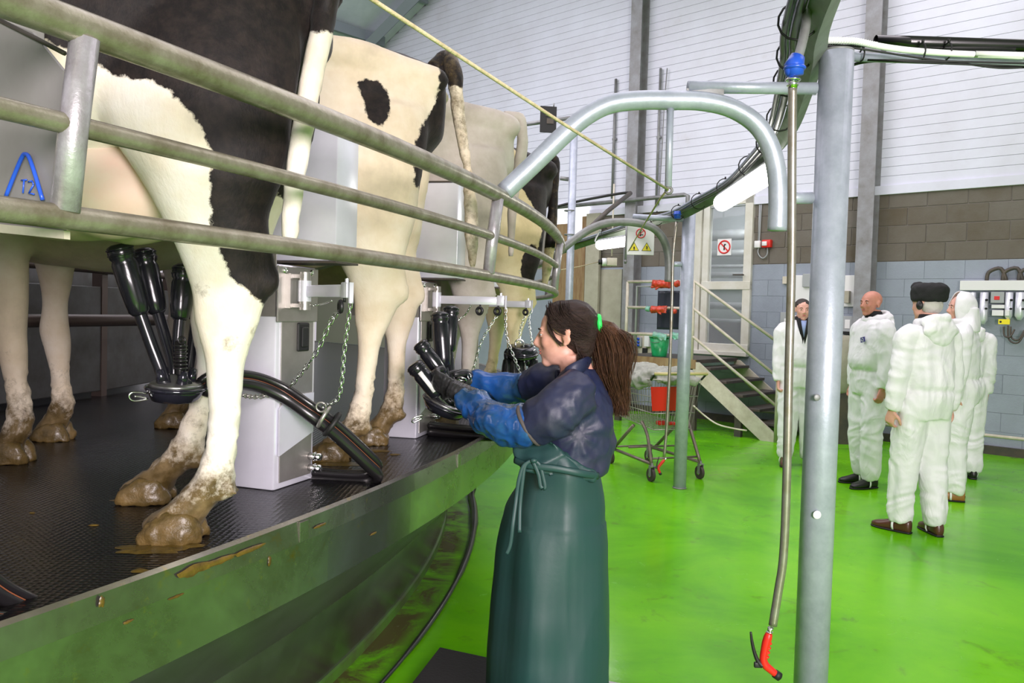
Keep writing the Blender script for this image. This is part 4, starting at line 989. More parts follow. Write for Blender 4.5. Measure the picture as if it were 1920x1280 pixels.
# ---------------- step under the milker and floor hose
o = root('rubber_step', 'low black rubber-topped step the milker stands on', 'step', (0, 0, 0))
zt = 0.05
pA, pB = onz(825, 1213, zt), onz(1150, 1268, zt); pC = onz(1215, 1282, zt)
mb = MB()
q = [Vector((pA.x, pA.y, 0)), Vector((pC.x, pC.y - .02, 0)), Vector((pC.x - 0.05, 1.9, 0)), Vector((pA.x - 0.35, 1.9, 0))]
mb.prism(q, (0, 0, zt - 0.008)); mb.obj('frame', 'stainless_dull', o, False)
mb = MB(); q2 = [Vector((p.x, p.y, zt - 0.008)) for p in q]; q2[1] = q2[1] + Vector((-0.12, 0.0, 0)); q2[2] = q2[2] + Vector((-0.12, 0, 0))
mb.prism(q2, (0, 0, 0.008)); mb.obj('rubber_top', pbr('black_step_rubber', (0.012, 0.010, 0.010), 0.8, bmp=0.6, bscale=90), o, False)
o = root('floor_hose', 'black hose lying in a curve on the green floor under the platform edge', 'hose', (CEN.x, CEN.y, 0))
mb = MB(); P_h = [pol(a, 9.085, 0.016) - CEN for a in np.linspace(-24, 7.2, 30)] + [pol(7.9, 9.1, 0.03) - CEN, pol(8.0, 9.12, 0.12) - CEN, pol(7.9, 9.12, 0.26) - CEN]
mb.tube(P_h, [0.009] * 12 + [0.013] * 6 + [0.02] * 6 + [0.028] * 6 + [0.03] * 3, 10, smooth=2); mb.obj('hose', 'hose', o)

# ================================================================== MILKING POINTS
PHIS = [-25.8, -19.32, -12.80, -6.40]
def milking_point(phi, label, arm_turn, arm_len, n_bob=1, mark=None):
    o = root('milking_post', label, 'milking post', pol(phi, 9.1, DECK), math.radians(phi), 'stainless posts between the cows')
    mb = MB(); mb.box((-0.02, 0.10, 0.325), (0.15, 0.20, 0.65), bev=0.008); mb.obj('post', 'stainless', o, True, 30)
    mb = MB(); mb.box((0.058, 0.10, 0.30), (0.004, 0.16, 0.56), bev=0.0015); mb.obj('cover_plate', 'stainless_dull', o, False)
    mb = MB(); mb.prism([Vector((-0.24, -0.006, 0.50)), Vector((0.055, -0.006, 0.50)), Vector((0.055, -0.006, 0.68)), Vector((-0.24, -0.006, 0.68))], (0, 0.004, 0))
    mb.box((0.064, 0.09, 0.565), (0.006, 0.20, 0.16), bev=0.002); mb.obj('bracket_plate', 'stainless_dull', o, False)
    for y in (0.02, 0.15):
        mb = MB(); mb.cyl((0.066, y, 0.632), (0.071, y, 0.632), 0.009, 12); mb.torus((0.071, y, 0.632), 0.006, 0.002, axis=(1, 0, 0), seg=12, sub=5); mb.obj('bolt', 'chrome', o)
    # cabinet
    mb = MB(); mb.box((-0.035, 0.165, 0.865), (0.43, 0.12, 0.40), bev=0.006); cab = mb.obj('cabinet', 'stainless', o, True, 30)
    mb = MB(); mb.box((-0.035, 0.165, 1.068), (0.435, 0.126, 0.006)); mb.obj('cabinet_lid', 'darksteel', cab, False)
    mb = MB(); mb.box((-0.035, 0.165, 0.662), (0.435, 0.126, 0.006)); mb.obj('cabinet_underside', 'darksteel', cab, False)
    # controls on the outward face
    mb = MB(); mb.box((0.064, 0.12, 0.44), (0.010, 0.055, 0.085), bev=0.004); mb.box((0.070, 0.12, 0.44), (0.008, 0.03, 0.06), bev=0.003); mb.obj('switch', 'blackmat', o, False)
    mb = MB(); mb.cyl((0.06, 0.115, 0.505), (0.066, 0.115, 0.505), 0.007, 10); mb.obj('status_lamp', 'led', o)
    mb = MB(); mb.prism([Vector((0.060, 0.01, 0.10)), Vector((0.060, 0.18, 0.15)), Vector((0.060, 0.18, 0.27)), Vector((0.060, 0.06, 0.27)), Vector((0.060, 0.01, 0.235))], (0.006, 0, 0)); mb.obj('lower_cover', 'stainless', o, False)
    # hose connectors near the foot
    for z in (0.075, 0.04):
        mb = MB(); mb.cyl((0.055, 0.17, z), (0.10, 0.17, z), 0.011, 12); mb.torus((0.08, 0.17, z), 0.012, 0.003, axis=(1, 0, 0), seg=12, sub=5); mb.obj('hose_connector', 'chrome', o)
    # blue inverted-V marker on the cabinet
    mb = MB(); mb.tube([(-0.235, 0.10, 0.66), (-0.19, 0.098, 0.80), (-0.175, 0.098, 0.815), (-0.16, 0.098, 0.80), (-0.115, 0.10, 0.66)] if mark is None else mark, 0.0065, 8, smooth=3); mb.obj('marker_loop', 'bluepl', o)
    # hinged swing arm
    hx, hy, hz = 0.085, 0.055, 0.575
    mb = MB(); mb.box((hx - 0.012, hy, hz), (0.02, 0.06, 0.10)); 
    for dz in (0.042, -0.042): mb.box((hx, hy, hz + dz), (0.065, 0.034, 0.011)); mb.cyl((hx + 0.025, hy, hz + dz - 0.012), (hx + 0.025, hy, hz + dz + 0.012), 0.017, 14)
    mb.obj('hinge_bracket', 'stainless_dull', o, True, 30)
    c = Vector((hx + 0.025, hy, hz)); R = Matrix.Rotation(arm_turn, 4, 'Z')
    T = Matrix.Translation(c) @ R
    mb = MB(T); mb.cyl((0, 0, -0.03), (0, 0, 0.03), 0.019, 16); mb.box((arm_len / 2, 0, 0.0), (arm_len, 0.010, 0.034), bev=0.003); a_ = mb.obj('swing_arm', 'stainless', o, True, 30)
    mb = MB(T); mb.box((arm_len, 0, 0.002), (0.03, 0.02, 0.042), bev=0.003); mb.cyl((arm_len, 0, 0.02), (arm_len, 0, 0.033), 0.005, 8)
    mb.box((arm_len + 0.022, 0.0, -0.005), (0.006, 0.012, 0.055)); mb.obj('end_block', 'stainless', a_, True, 30)
    bobs = []
    for k in range(n_bob):
        x = arm_len - 0.01 - 0.075 * k
        mb = MB(T); mb.torus((x, -0.012, -0.042), 0.013, 0.0065, axis=(0.3, 1, 0), seg=18, sub=7); mb.cyl((x, 0, -0.03), (x, 0, -0.015), 0.004, 8); mb.obj('pulley', 'blackmat', a_)
        bobs.append(T @ Vector((x, -0.012, -0.055)))
    bobs.append(T @ Vector((arm_len + 0.022, 0, -0.03)))
    W = Matrix.Translation(o.location) @ Matrix.Rotation(math.radians(phi), 4, 'Z')
    return o, W, bobs
m0, Wm0, _ = milking_point(PHIS[0], 'dull steel cabinet and post with blue marker at the left edge', 0.1, 0.2)
m1, Wm1, b1 = milking_point(PHIS[1], 'stainless post and cabinet right behind the nearest cow leg', -0.50, 0.235)
m2, Wm2, b2 = milking_point(PHIS[2], 'stainless post and cabinet between the second and third cows', 0.06, 0.27, 2)
m3, Wm3, b3 = milking_point(PHIS[3], 'distant stainless post and cabinet between third and fourth cows', -0.15, 0.24, 1)
# the dull cabinet at the left edge is seen from close by
for ch in m0.children:
    if ch.name.startswith('cabinet'): ch.data = ch.data.copy(); ch.data.materials[0] = M['partition']
for ch in list(m0.children):
    if ch.name.split('.')[0] in ('hinge_bracket', 'swing_arm', 'marker_loop', 'bracket_plate', 'bolt'):
        for g_ in list(ch.children): bpy.data.objects.remove(g_)
        bpy.data.objects.remove(ch)
# large flat partition sheet above / around the near cabinet with its strip and numerals
def in_local(Wm, p): return Wm.inverted() @ Vector(p)
pt = root('side_partition', 'flat grey steel sheet with blue marker and numerals at the left edge', 'partition', pol(PHIS[0], 9.1, DECK), math.radians(PHIS[0]))
# plane facing the camera through the near cabinet front (y = 0.09 in the post frame)
def on_plane(Wm, u, v, y):
    Wi = Wm.inverted(); e = Wi @ EYE; d = (Wi.to_3x3() @ ray(u, v)); t = (y - e.y) / d.y; return e + d * t
yy = 0.085
c = [on_plane(Wm0, u, v, yy) for u, v in ((118, 440), (118, 132), (60, 60), (-60, 10), (-200, 20), (-200, 385), (0, 422))]
mb = MB(); mb.prism(c, (0, 0.006, 0)); mb.obj('sheet', 'partition', pt, False)
mb = MB(); mb.tube([on_plane(Wm0, 0, 38, yy), on_plane(Wm0, 60, 68, yy), on_plane(Wm0, 121, 100, yy)], 0.004, 6); mb.obj('sheet_edge', 'darksteel', pt)
c = [on_plane(Wm0, u, v, yy - 0.012) for u, v in ((-200, 395), (-200, 408), (0, 436), (120, 448), (120, 432), (0, 420))]
mb = MB(); mb.prism(c, (0, 0.01, 0)); mb.obj('lower_strip', 'cream', pt, False)
mb = MB(); mb.tube([on_plane(Wm0, u, v, yy - 0.008) for u, v in ((11, 368), (28, 325), (42, 293), (48, 289), (54, 294), (64, 322), (80, 375))], 0.0032, 8, smooth=4); mb.obj('marker_loop', 'bluepl', pt)
mb = MB()
for (a, b) in (((40, 338), (50, 337)), ((45, 338), (43, 362)), ((53, 341), (60, 339)), ((60, 339), (63, 346)), ((63, 346), (54, 362)), ((54, 362), (64, 364))):
    mb.tube([on_plane(Wm0, *a, yy - 0.003), on_plane(Wm0, *b, yy - 0.003)], 0.0013, 6)
mb.obj('blue_numerals', 'bluepl', pt)

def wchain(parent, name, pts, ll=0.022, r=0.0022, wd=0.008, mat='chrome'):
    Pi = inv(parent); mb = MB(); chain(mb, [Pi @ Vector(p) for p in pts], ll, r, wd); return mb.obj(name, mat, parent)
E1 = [Wm1 @ p for p in b1]; E2 = [Wm2 @ p for p in b2]; E3 = [Wm3 @ p for p in b3]
def atp(u, v, ref): return at(u, v, ref.y)
# chains of the near post
wchain(m1, 'chain', [E1[0], at(622, 600, E1[0].y + 0.02), at(590, 665, E1[0].y + 0.05), at(543, 725, E1[0].y + 0.12)], 0.024, 0.0019, 0.0125)
wchain(m1, 'chain', [E1[-1], at(646, 655, E1[0].y + 0.02), at(641, 715, E1[0].y + 0.04), at(632, 748, E1[0].y + 0.06), at(606, 762, E1[0].y + 0.08)], 0.021, 0.0018, 0.011)
wchain(m1, 'bead_chain', [at(562, 563, 2.36), at(580, 571, 2.33), at(600, 571, 2.3), at(622, 564, E1[0].y)], 0.012, 0.0015, 0.006)
wchain(m1, 'chain', [at(455, 741, 2.10), at(480, 744, 2.2), at(508, 740, 2.27)], 0.022, 0.0025, 0.012, 'stainless_dull')
wchain(m2, 'chain', [E2[0], at(903, 640, E2[0].y), at(888, 690, E2[0].y + .02), at(880, 706, E2[0].y + .02)], 0.020, 0.0022, 0.010)
wchain(m2, 'chain', [E2[-1], at(950, 630, E2[-1].y), at(972, 690, E2[-1].y), at(978, 712, E2[-1].y)], 0.020, 0.0022, 0.010)
wchain(m2, 'bead_chain', [at(857, 600, 3.35), at(872, 590, 3.35), at(883, 572, 3.3)], 0.015, 0.0018, 0.007)
Pi = inv(m2)
mb = MB(); mb.tube([Pi @ at(977, 705, E2[-1].y), Pi @ at(984, 722, E2[-1].y)], 0.005, 8); mb.tube([Pi @ at(980, 705, E2[-1].y), Pi @ at(988, 719, E2[-1].y)], 0.003, 8); mb.obj('snap_hook', 'chrome', m2)
wchain(m3, 'chain', [E3[0], at(975, 620, E3[0].y), at(975, 650, E3[0].y)], 0.020, 0.0024, 0.011)
wchain(m3, 'chain', [E3[-1], at(992, 600, E3[-1].y), at(1000, 660, E3[-1].y)], 0.020, 0.0022, 0.010)

# ---------------- clusters
def cup(parent, top, bot, r=0.030, name='teat_cup', stripe=False, tube=None):
    Pi = inv(parent); top, bot = Pi @ Vector(top), Pi @ Vector(bot); d = (bot - top)
    L = d.length; u = d / L
    mb = MB()
    prof = [(-0.006, 0.62), (0.0, 0.95), (0.015, 1.02), (0.028, 1.0), (0.034, 0.86), (0.044, 0.98), (0.10, 0.97), (L * 0.8, 0.90), (L * 0.95, 0.80), (L, 0.55)]
    mb.tube([top + u * t for t, _ in prof], [r * k for _, k in prof], 20)
    for t in (0.006, 0.02): mb.torus(top + u * t, r * 1.0, 0.0028, axis=u, seg=20, sub=6)
    cp = mb.obj(name, 'rubber', parent)
    if stripe:
        sd = u.cross(Vector((0, 0, 1))).cross(u); sd = (Pi.to_3x3() @ (EYE - at(800, 700, 2.9))).normalized(); sd = (sd - u * sd.dot(u)).normalized()
        mb = MB(); mb.tube([top + u * 0.03 + sd * r * 0.90, top + u * 0.12 + sd * r * 0.88], 0.009, 8, ry=0.004, up=sd); mb.obj('window_strip', 'whitepl', cp)
    if tube:
        mb = MB(); mb.tube([top + u * (L - 0.015)] + [Pi @ Vector(q) for q in tube], [r * 0.50] * (len(tube)) + [r * 0.62], 12, smooth=5); mb.obj('short_tube', 'rubber', cp)
    return cp
def claw(parent, c, R=0.07, axis=(0, 0, 1), hook=None):
    Pi = inv(parent); c = Pi @ Vector(c); q = Vector((0, 0, 1)).rotation_difference((Pi.to_3x3() @ Vector(axis)).normalized()).to_matrix()
    f = lambda z: c + q @ Vector((0, 0, z))
    mb = MB(); mb.tube([f(-0.036), f(-0.032), f(-0.01), f(0.004), f(0.006)], [R * .55, R * .82, R * 0.97, R, R * .98], 28); mb.torus(f(0.0), R, 0.006, axis=f(1) - f(0), seg=30, sub=8); b = mb.obj('claw_bowl', 'darkclaw', parent)
    mb = MB(); mb.tube([f(0.006), f(0.014), f(0.019), f(0.035)], [R * .97, R * .86, R * .35, R * 0.22], 24); mb.obj('claw_lid', 'clawtop', parent)
    for k in range(4):
        a = PI / 4 + k * PI / 2; p0 = c + q @ Vector((R * .5 * math.cos(a), R * .5 * math.sin(a), 0.010)); p1 = c + q @ Vector((R * .62 * math.cos(a), R * .62 * math.sin(a), 0.05))
        mb = MB(); mb.tube([p0, p1], [0.015, 0.010], 12); mb.obj('nipple', 'darkclaw', b)
    if hook is not None:
        h = (Pi.to_3x3() @ Vector(hook)).normalized(); s = q @ Vector((0, 0, 1)); p = c + h * (R * 0.98) - s * 0.02; t = h.cross(s).normalized()
        mb = MB(); mb.tube([p + s * 0.008, p + h * 0.035 + s * 0.012, p + h * 0.042 + s * 0.0, p + h * 0.03 - s * 0.01, p - s * 0.006, p + s * 0.0 + h * 0.012, p + h * 0.03 + s * .002], 0.0026, 8, smooth=5); mb.obj('hook', 'chrome', b)
    return b
cl1 = root('milking_cluster', 'black milking cluster attached under the nearest cow', 'milking cluster', (0, 0, 0), group='milking clusters')
cc = at(330, 727, 2.06)
claw(cl1, cc, 0.070, (0.05, -0.05, 1), hook=(-0.8, -0.6, 0))
cup(cl1, at(223, 462, 2.00), at(263, 590, 2.03), 0.0315, tube=[at(285, 650, 2.04), at(304, 700, 2.04), at(308, 722, 2.03)])
cup(cl1, at(268, 470, 2.12), at(296, 588, 2.12), 0.030, tube=[at(312, 640, 2.11), at(326, 690, 2.09), at(322, 715, 2.09)])
cup(cl1, at(345, 500, 2.10), at(337, 600, 2.08), 0.028, tube=[at(333, 650, 2.07), at(340, 700, 2.06), at(348, 722, 2.04)])
cup(cl1, at(375, 500, 2.2), at(368, 600, 2.16), 0.028, tube=[at(360, 650, 2.14), at(352, 700, 2.12), at(350, 720, 2.1)])
mb = MB(); mb.tube([at(339, 640, 2.02), at(338, 700, 2.03)], 0.014, 12); 
for k in range(7): mb.torus(at(338.7, 648 + 7 * k, 2.02), 0.014, 0.003, seg=14, sub=5)
mb.torus(at(341, 638, 2.0), 0.009, 0.0025, axis=(0, 1, 0), seg=14, sub=5); mb.obj('air_filter', 'hose', cl1)
def twin_hose(label, pts, r=0.0145, sep=0.021, extra=True, up=(0, 0, 1)):
    o = root('milk_hose', label, 'hose', (0, 0, 0))
    P_, _, _ = cr([Vector(p) for p in pts], [0] * len(pts), [0] * len(pts), 7)
    U = []
    for i, p in enumerate(P_):
        t = (P_[min(i + 1, len(P_) - 1)] - P_[max(i - 1, 0)]).normalized(); u = Vector(up) - t * t.dot(Vector(up)); u.normalize(); U.append((t, u, t.cross(u)))
    for k, (nm, a, b, rr_, mt) in enumerate((('milk_tube', 0, -0.5, r * 1.3, 'hose'), ('pulse_tube', 0.25, 0.75, r * 0.75, 'hose'), ('pulse_tube', -0.55, 0.62, r * 0.7, 'hose'), ('orange_stripe', -0.28, 0.98, 0.0016, 'stripe'), ('orange_stripe', 0.55, 0.18, 0.0015, 'stripe'))):
        mb = MB(); mb.tube([p + U[i][1] * (sep * b) + U[i][2] * (sep * a * 0.9) for i, p in enumerate(P_)], rr_, 10); mb.obj(nm, mt, o)
    return o, P_
hp = [cc + Vector((0.05, 0.05, -0.01)), at(400, 712, 2.12), at(470, 713, 2.22), at(530, 735, 2.27), at(585, 772, 2.28), at(640, 815, 2.33), at(690, 862, 2.38), at(707, 884, 2.42), at(690, 896, 2.45), at(640, 896, 2.46), at(590, 892, 2.47), at(545, 890, 2.47)]
hs, HP = twin_hose('thick black milk hose with orange stripes looping from the nearest cluster to its post', hp)
Pi = Matrix.Identity(4)
mb = MB(); c = at(607, 781, 2.27); mb.torus(c, 0.030, 0.006, axis=(0.9, 0.1, -0.5), seg=20, sub=7); mb.torus(at(602, 763, 2.24), 0.014, 0.003, axis=(0, 1, 0.2), seg=14, sub=6); mb.obj('hose_ring', 'stainless_dull', hs)
mb = MB(); c = at(622, 795, 2.31); mb.torus(c, 0.034, 0.008, axis=(0.8, 0.2, -0.6), seg=18, sub=7); mb.obj('hose_strap', 'black', hs)
# cluster held by the milker
cl2 = root('milking_cluster', 'black milking cluster held in the milker\'s gloved hands', 'milking cluster', (0, 0, 0), group='milking clusters')
c2 = at(836, 757, 2.98)
claw(cl2, c2, 0.088, (0.35, -0.12, 0.9), hook=(-0.9, -0.3, -0.35))
cup(cl2, at(787, 644, 2.98), at(830, 703, 2.98), 0.030, tube=[at(850, 728, 2.98), at(848, 745, 2.97)])
cup(cl2, at(776, 684, 2.90), at(822, 742, 2.92), 0.032, stripe=True, tube=[at(838, 756, 2.93), at(845, 758, 2.94)])
cup(cl2, at(824, 588, 3.08), at(832, 690, 3.05), 0.034, tube=[at(838, 720, 3.03), at(842, 745, 3.0)])
cup(cl2, at(846, 577, 3.16), at(842, 660, 3.12), 0.030, tube=[at(846, 700, 3.08), at(852, 735, 3.03)])
mb = MB(); mb.torus(at(866, 711, 3.0), 0.016, 0.004, axis=(0.2, 0.5, 1), seg=16, sub=6); mb.torus(at(880, 706, 3.02), 0.012, 0.003, axis=(0.8, 0.5, 0.2), seg=16, sub=6); mb.obj('hanging_ring', 'chrome', cl2)
hs2, _ = twin_hose('black milk hose curving behind the milker\'s arm and back along the deck', [c2 + Vector((0.06, 0.03, -0.02)), at(880, 752, 3.08), at(930, 742, 3.15), at(985, 738, 3.2), at(1040, 752, 3.2), at(1062, 790, 3.24), at(1015, 808, 3.3), at(940, 812, 3.32), at(870, 810, 3.34), at(805, 803, 3.38)], 0.017, 0.024)
# cluster hanging upside down from the third post
cl3 = root('milking_cluster', 'black milking cluster hanging from its chain beyond the milker\'s face', 'milking cluster', (0, 0, 0), group='milking clusters')
D3 = 3.75
claw(cl3, at(978, 662, D3), 0.075, (0, 0.25, -1), hook=(0.2, -0.3, -0.9))
for (u0, v0, u1, v1) in ((948, 742, 952, 672), (978, 748, 976, 676), (1000, 744, 1000, 672), (962, 738, 964, 668)):
    cup(cl3, at(u0, v0, D3 - 0.03), at(u1, v1, D3), 0.028, tube=[at(u1, v1 - 14, D3), at(978, 660, D3)])
mb = MB(); mb.torus(at(974, 644, D3), 0.02, 0.004, axis=(0, 1, 0), seg=16, sub=6); mb.obj('hanger', 'chrome', cl3)
# hose end of the near left stall
hs3, _ = twin_hose('black milk hose loop lying on the deck edge at the lower left', [at(-60, 1060, 1.30), at(0, 1105, 1.36), at(45, 1128, 1.40), at(85, 1148, 1.43), at(70, 1165, 1.38), at(20, 1168, 1.34), at(-60, 1162, 1.3)], 0.010, 0.015)
mb = MB(); mb.torus(at(80, 1146, 1.42), 0.020, 0.004, axis=(1, 0.3, -0.3), seg=14, sub=5); mb.obj('clip', 'chrome', hs3)

# ================================================================== COWS
def cow(name_label, origin, heading, LH, RH, LF=(1.5, 0.16), RF=(1.5, -0.16), hide='hide1', patch=None, zs=1.0, dirt=1.0, tail=None, tail_mat=None, udder=True, tail_black=None, seed=0, tail_dirt=0.0, wide=.93, teats=True):
    o = root('cow', name_label, 'cow', (origin[0], origin[1], DECK), math.radians(heading), 'dairy cows on the rotary platform')
    mb = MB(); Y = (0, 1, 0); Z = (0, 0, 1); X = (1, 0, 0)
    zz = lambda z: z * zs
    body = [(.015, 1.25, .08, .10), (.05, 1.25, .135, .145), (.14, 1.22, .19, .205), (.30, 1.19, .245, .255), (.48, 1.155, .29, .305), (.70, 1.09, .33, .355), (.95, 1.04, .37, .385), (1.2, 1.03, .375, .395), (1.45, 1.045, .33, .38), (1.65, 1.07, .26, .35), (1.80, 1.09, .19, .29), (1.92, 1.11, .12, .2)]
    loft(mb, [((x, 0, zz(z)), Y, hw * wide, Z, hz) for x, z, hw, hz in body], 32, 2.25)
    mb.tube([(0.08, 0, zz(1.385)), (.35, 0, zz(1.44)), (.6, 0, zz(1.455)), (1.0, 0, zz(1.43)), (1.5, 0, zz(1.43)), (1.75, 0, zz(1.40))], [.04, .045, .05, .05, .06, .06], 12, smooth=3)
    for s in (1, -1):
        mb.ell((.50, s * .245 * wide, zz(1.385)), (.075, .05, .045)); mb.ell((.055, s * .115, zz(1.33)), (.06, .05, .05))
        mb.tube([(.50, s * .25, zz(1.38)), (.3, s * .17, zz(1.37)), (.06, s * .11, zz(1.34))], [.05, .06, .045], 10)
        mb.tube([(.50, s * .25, zz(1.36)), (.62, s * .30, zz(1.15)), (.60, s * .26, zz(.92))], [.05, .06, .05], 10, smooth=3)
    mb.ell((0.035, 0, zz(1.395)), (.05, .035, .03))
    def leg(st, s, hoof, base):
        dx, dy = hoof[0] - base[0], hoof[1] * 1.0 - s * base[1]
        P_ = []
        for (x, y, z, ax, ay) in st:
            t = min(1, max(0, (0.95 - z) / 0.9)); t = t ** 0.8
            P_.append(((x + dx * t, s * y + dy * t, zz(z) if z > .3 else z), X, ax, Y, ay))
        loft(mb, P_, 18, 2.0)
        return P_
    HIND = [(.27, .13, 1.22, .20, .10), (.29, .15, 1.08, .225, .12), (.293, .165, .95, .208, .115), (.258, .175, .83, .165, .10), (.242, .18, .73, .122, .078), (.22, .18, .64, .095, .058), (.205, .18, .56, .082, .050), (.207, .18, .49, .070, .046), (.21, .18, .41, .044, .038), (.212, .18, .32, .034, .032), (.216, .18, .23, .034, .033), (.226, .18, .17, .042, .039), (.240, .18, .125, .050, .046), (.275, .18, .08, .055, .046), (.31, .18, .045, .065, .05), (.32, .18, .022, .07, .052)]
    for s, hf in ((1, LH), (-1, RH)):
        P_ = leg(HIND, s, hf, (.335, .18))
        hk = Vector(P_[6][0]); mb.ell(hk + Vector((-.080, 0, .03)), (.034, .030, .045)); mb.tube([hk + Vector((-.085, 0, .03)), hk + Vector((-.06, 0, .16)), hk + Vector((0.0, 0, .3))], [.026, .026, .04], 10)
        ft = Vector(P_[12][0]); 
        for q in (-1, 1): mb.ell(ft + Vector((-.045, q * .018, -.015)), (.022, .016, .026))
        mb.ell(Vector(P_[8][0]) + Vector((.0, 0, 0.03)), (.05, .036, .08))
    FRONT = [(1.56, .17, 1.02, .14, .09), (1.52, .18, .88, .12, .085), (1.47, .18, .76, .09, .07), (1.46, .17, .64, .066, .055), (1.465, .17, .52, .052, .046), (1.475, .17, .42, .052, .05), (1.47, .17, .36, .046, .044), (1.465, .17, .26, .034, .034), (1.46, .17, .18, .042, .038), (1.465, .17, .12, .050, .046), (1.50, .17, .06, .055, .048), (1.52, .17, .022, .062, .05)]
    for s, hf in ((1, LF), (-1, RF)): leg(FRONT, s, hf, (1.52, .17))
    loft(mb, [((1.70, 0, zz(1.15)), Y, .17, Z, .25), ((1.95, 0, zz(1.16)), Y, .12, Z, .19), ((2.15, 0, zz(1.20)), Y, .095, Z, .14), ((2.3, 0, zz(1.24)), Y, .09, Z, .12)], 20)
    H0 = Vector((2.32, 0, zz(1.26)))
    loft(mb, [(H0 + Vector((-.06, 0, .02)), Y, .08, Z, .09), (H0 + Vector((.04, 0, 0)), Y, .105, Z, .12), (H0 + Vector((.15, 0, -.08)), Y, .09, Z, .11), (H0 + Vector((.28, 0, -.18)), Y, .065, Z, .08), (H0 + Vector((.40, 0, -.26)), Y, .068, Z, .07), (H0 + Vector((.45, 0, -.30)), Y, .05, Z, .05)], 18)
    for s in (1, -1): mb.tube([H0 + Vector((-.02, s * .08, .05)), H0 + Vector((-.05, s * .16, .05)), H0 + Vector((-.07, s * .24, .01))], [.02, .05, .01], 10, ry=[.02, .02, .006], up=(1, 0, 0))
    def disp(p):
        q = p * 5.0 + Vector((seed, 0, 0))
        f = noise.noise(q) * 0.012 + noise.noise(p * 2.6 + Vector((seed, 3, 1))) * 0.014 * min(1, max(0, (p.z - .7) * 4))
        if p.z < .30 : f += noise.noise(p * 38) * 0.006 + noise.noise(p * 90) * 0.003
        if p.z > .9: f += noise.noise(Vector((p.x * 9, p.y * 9, p.z * 3))) * 0.004
        return f
    body_o = fuse('body', mb, 0.0135, 7, hide, o, disp)
    me = body_o.data
    rs = np.random.RandomState(seed)
    def pf(c): return patch(c) if patch else np.full(len(c), -1.0)
    set_attr(me, 'patch', pf)
    def df(c):
        z = c[:, 2]; d = np.interp(z, [0, .09, .18, .3, .5, .75, 1.1], [.6, .40, .20, .105, .03, -.10, -.25])
        rear = np.clip((.22 - c[:, 0]) / .2, 0, 1) * np.clip((1.45 - z) / .5, 0, 1) * .07
        d = d * dirt + rear * dirt
        if seed == 3:
            for (x_, z_, r_) in ((.262, .565, .030), (.20, .445, .026), (.155, .47, .02)): d = d + .22 * np.exp(-((c[:, 0] - x_) ** 2 + (c[:, 2] - z_) ** 2) / r_ ** 2) * (c[:, 1] > 0.05)
        return d
    set_attr(me, 'dirt', df)
    # hooves
    for (hf, s) in ((LH, 1), (RH, -1), (LF, 1), (RF, -1)):
        for q in (-1, 1):
            mb = MB(); c = Vector((hf[0], hf[1] + q * .030, 0))
            loft(mb, [(c + Vector((-.02, 0, .0)), X, .072, Y, .033), (c + Vector((-.020, 0, .025)), X, .069, Y, .033), (c + Vector((-.026, 0, .050)), X, .050, Y, .029), (c + Vector((-.036, 0, .070)), X, .03, Y, .02)], 16, 2.3)
            fuse('hoof', mb, .009, 2, 'hoof', o, lambda p: noise.noise(p * 45) * .006 + noise.noise(p * 100) * .002)
    if udder:
        mb = MB(); mb.ell((.62, 0, zz(.80)), (.25, .19, .13), seg=28, rings=16); mb.ell((.50, .075, zz(.78)), (.14, .10, .11), seg=24, rings=14); mb.ell((.50, -.075, zz(.78)), (.14, .10, .11), seg=24, rings=14)
        mb.ell((.74, .07, zz(.80)), (.14, .10, .10), seg=24, rings=14); mb.ell((.74, -.07, zz(.80)), (.14, .10, .10), seg=24, rings=14); mb.tube([(.46, 0, zz(.80)), (.38, 0, zz(.95)), (.3, 0, zz(1.05))], [.13, .10, .05], 14)
        ud = fuse('udder', mb, 0.014, 5, 'udder', o)
        for x, y in () if not teats else ((.52, .075), (.52, -.075), (.72, .07), (.72, -.07)):
            mb = MB(); mb.tube([(x, y, zz(.72)), (x, y, zz(.675)), (x, y * 1.05, zz(.63)), (x, y * 1.05, zz(.615))], [.02, .015, .011, .006], 12); mb.obj('teat', 'teat', ud)
    for s in (1, -1):
        mb = MB(); mb.ell(H0 + Vector((.09, s * .085, .005)), (.02, .014, .02)); mb.obj('eye', 'black', o)
    mb = MB(); mb.ell(H0 + Vector((.46, 0, -.30)), (.035, .055, .045), seg=16, rings=10); mb.obj('muzzle', 'teat', o)
    if tail:
        Pi = inv(o); mb = MB(); pts = [Pi @ Vector(p) for p, r in tail]
        mb.tube([Vector((.06, 0, zz(1.40)))] + pts, [.03] + [r for p, r in tail], 14, smooth=6)
        t = mb.obj('tail', hide, o)
        def tp(c): return tail_black(c) if tail_black else np.full(len(c), -1.0)
        set_attr(t.data, 'patch', tp); set_attr(t.data, 'dirt', lambda c: np.full(len(c), tail_dirt))
        for v_ in t.data.vertices:
            n_ = noise.noise(v_.co * 30) * .004; v_.co += v_.normal * n_
    return o

def smoothmax(a, b): return np.maximum(a, b)
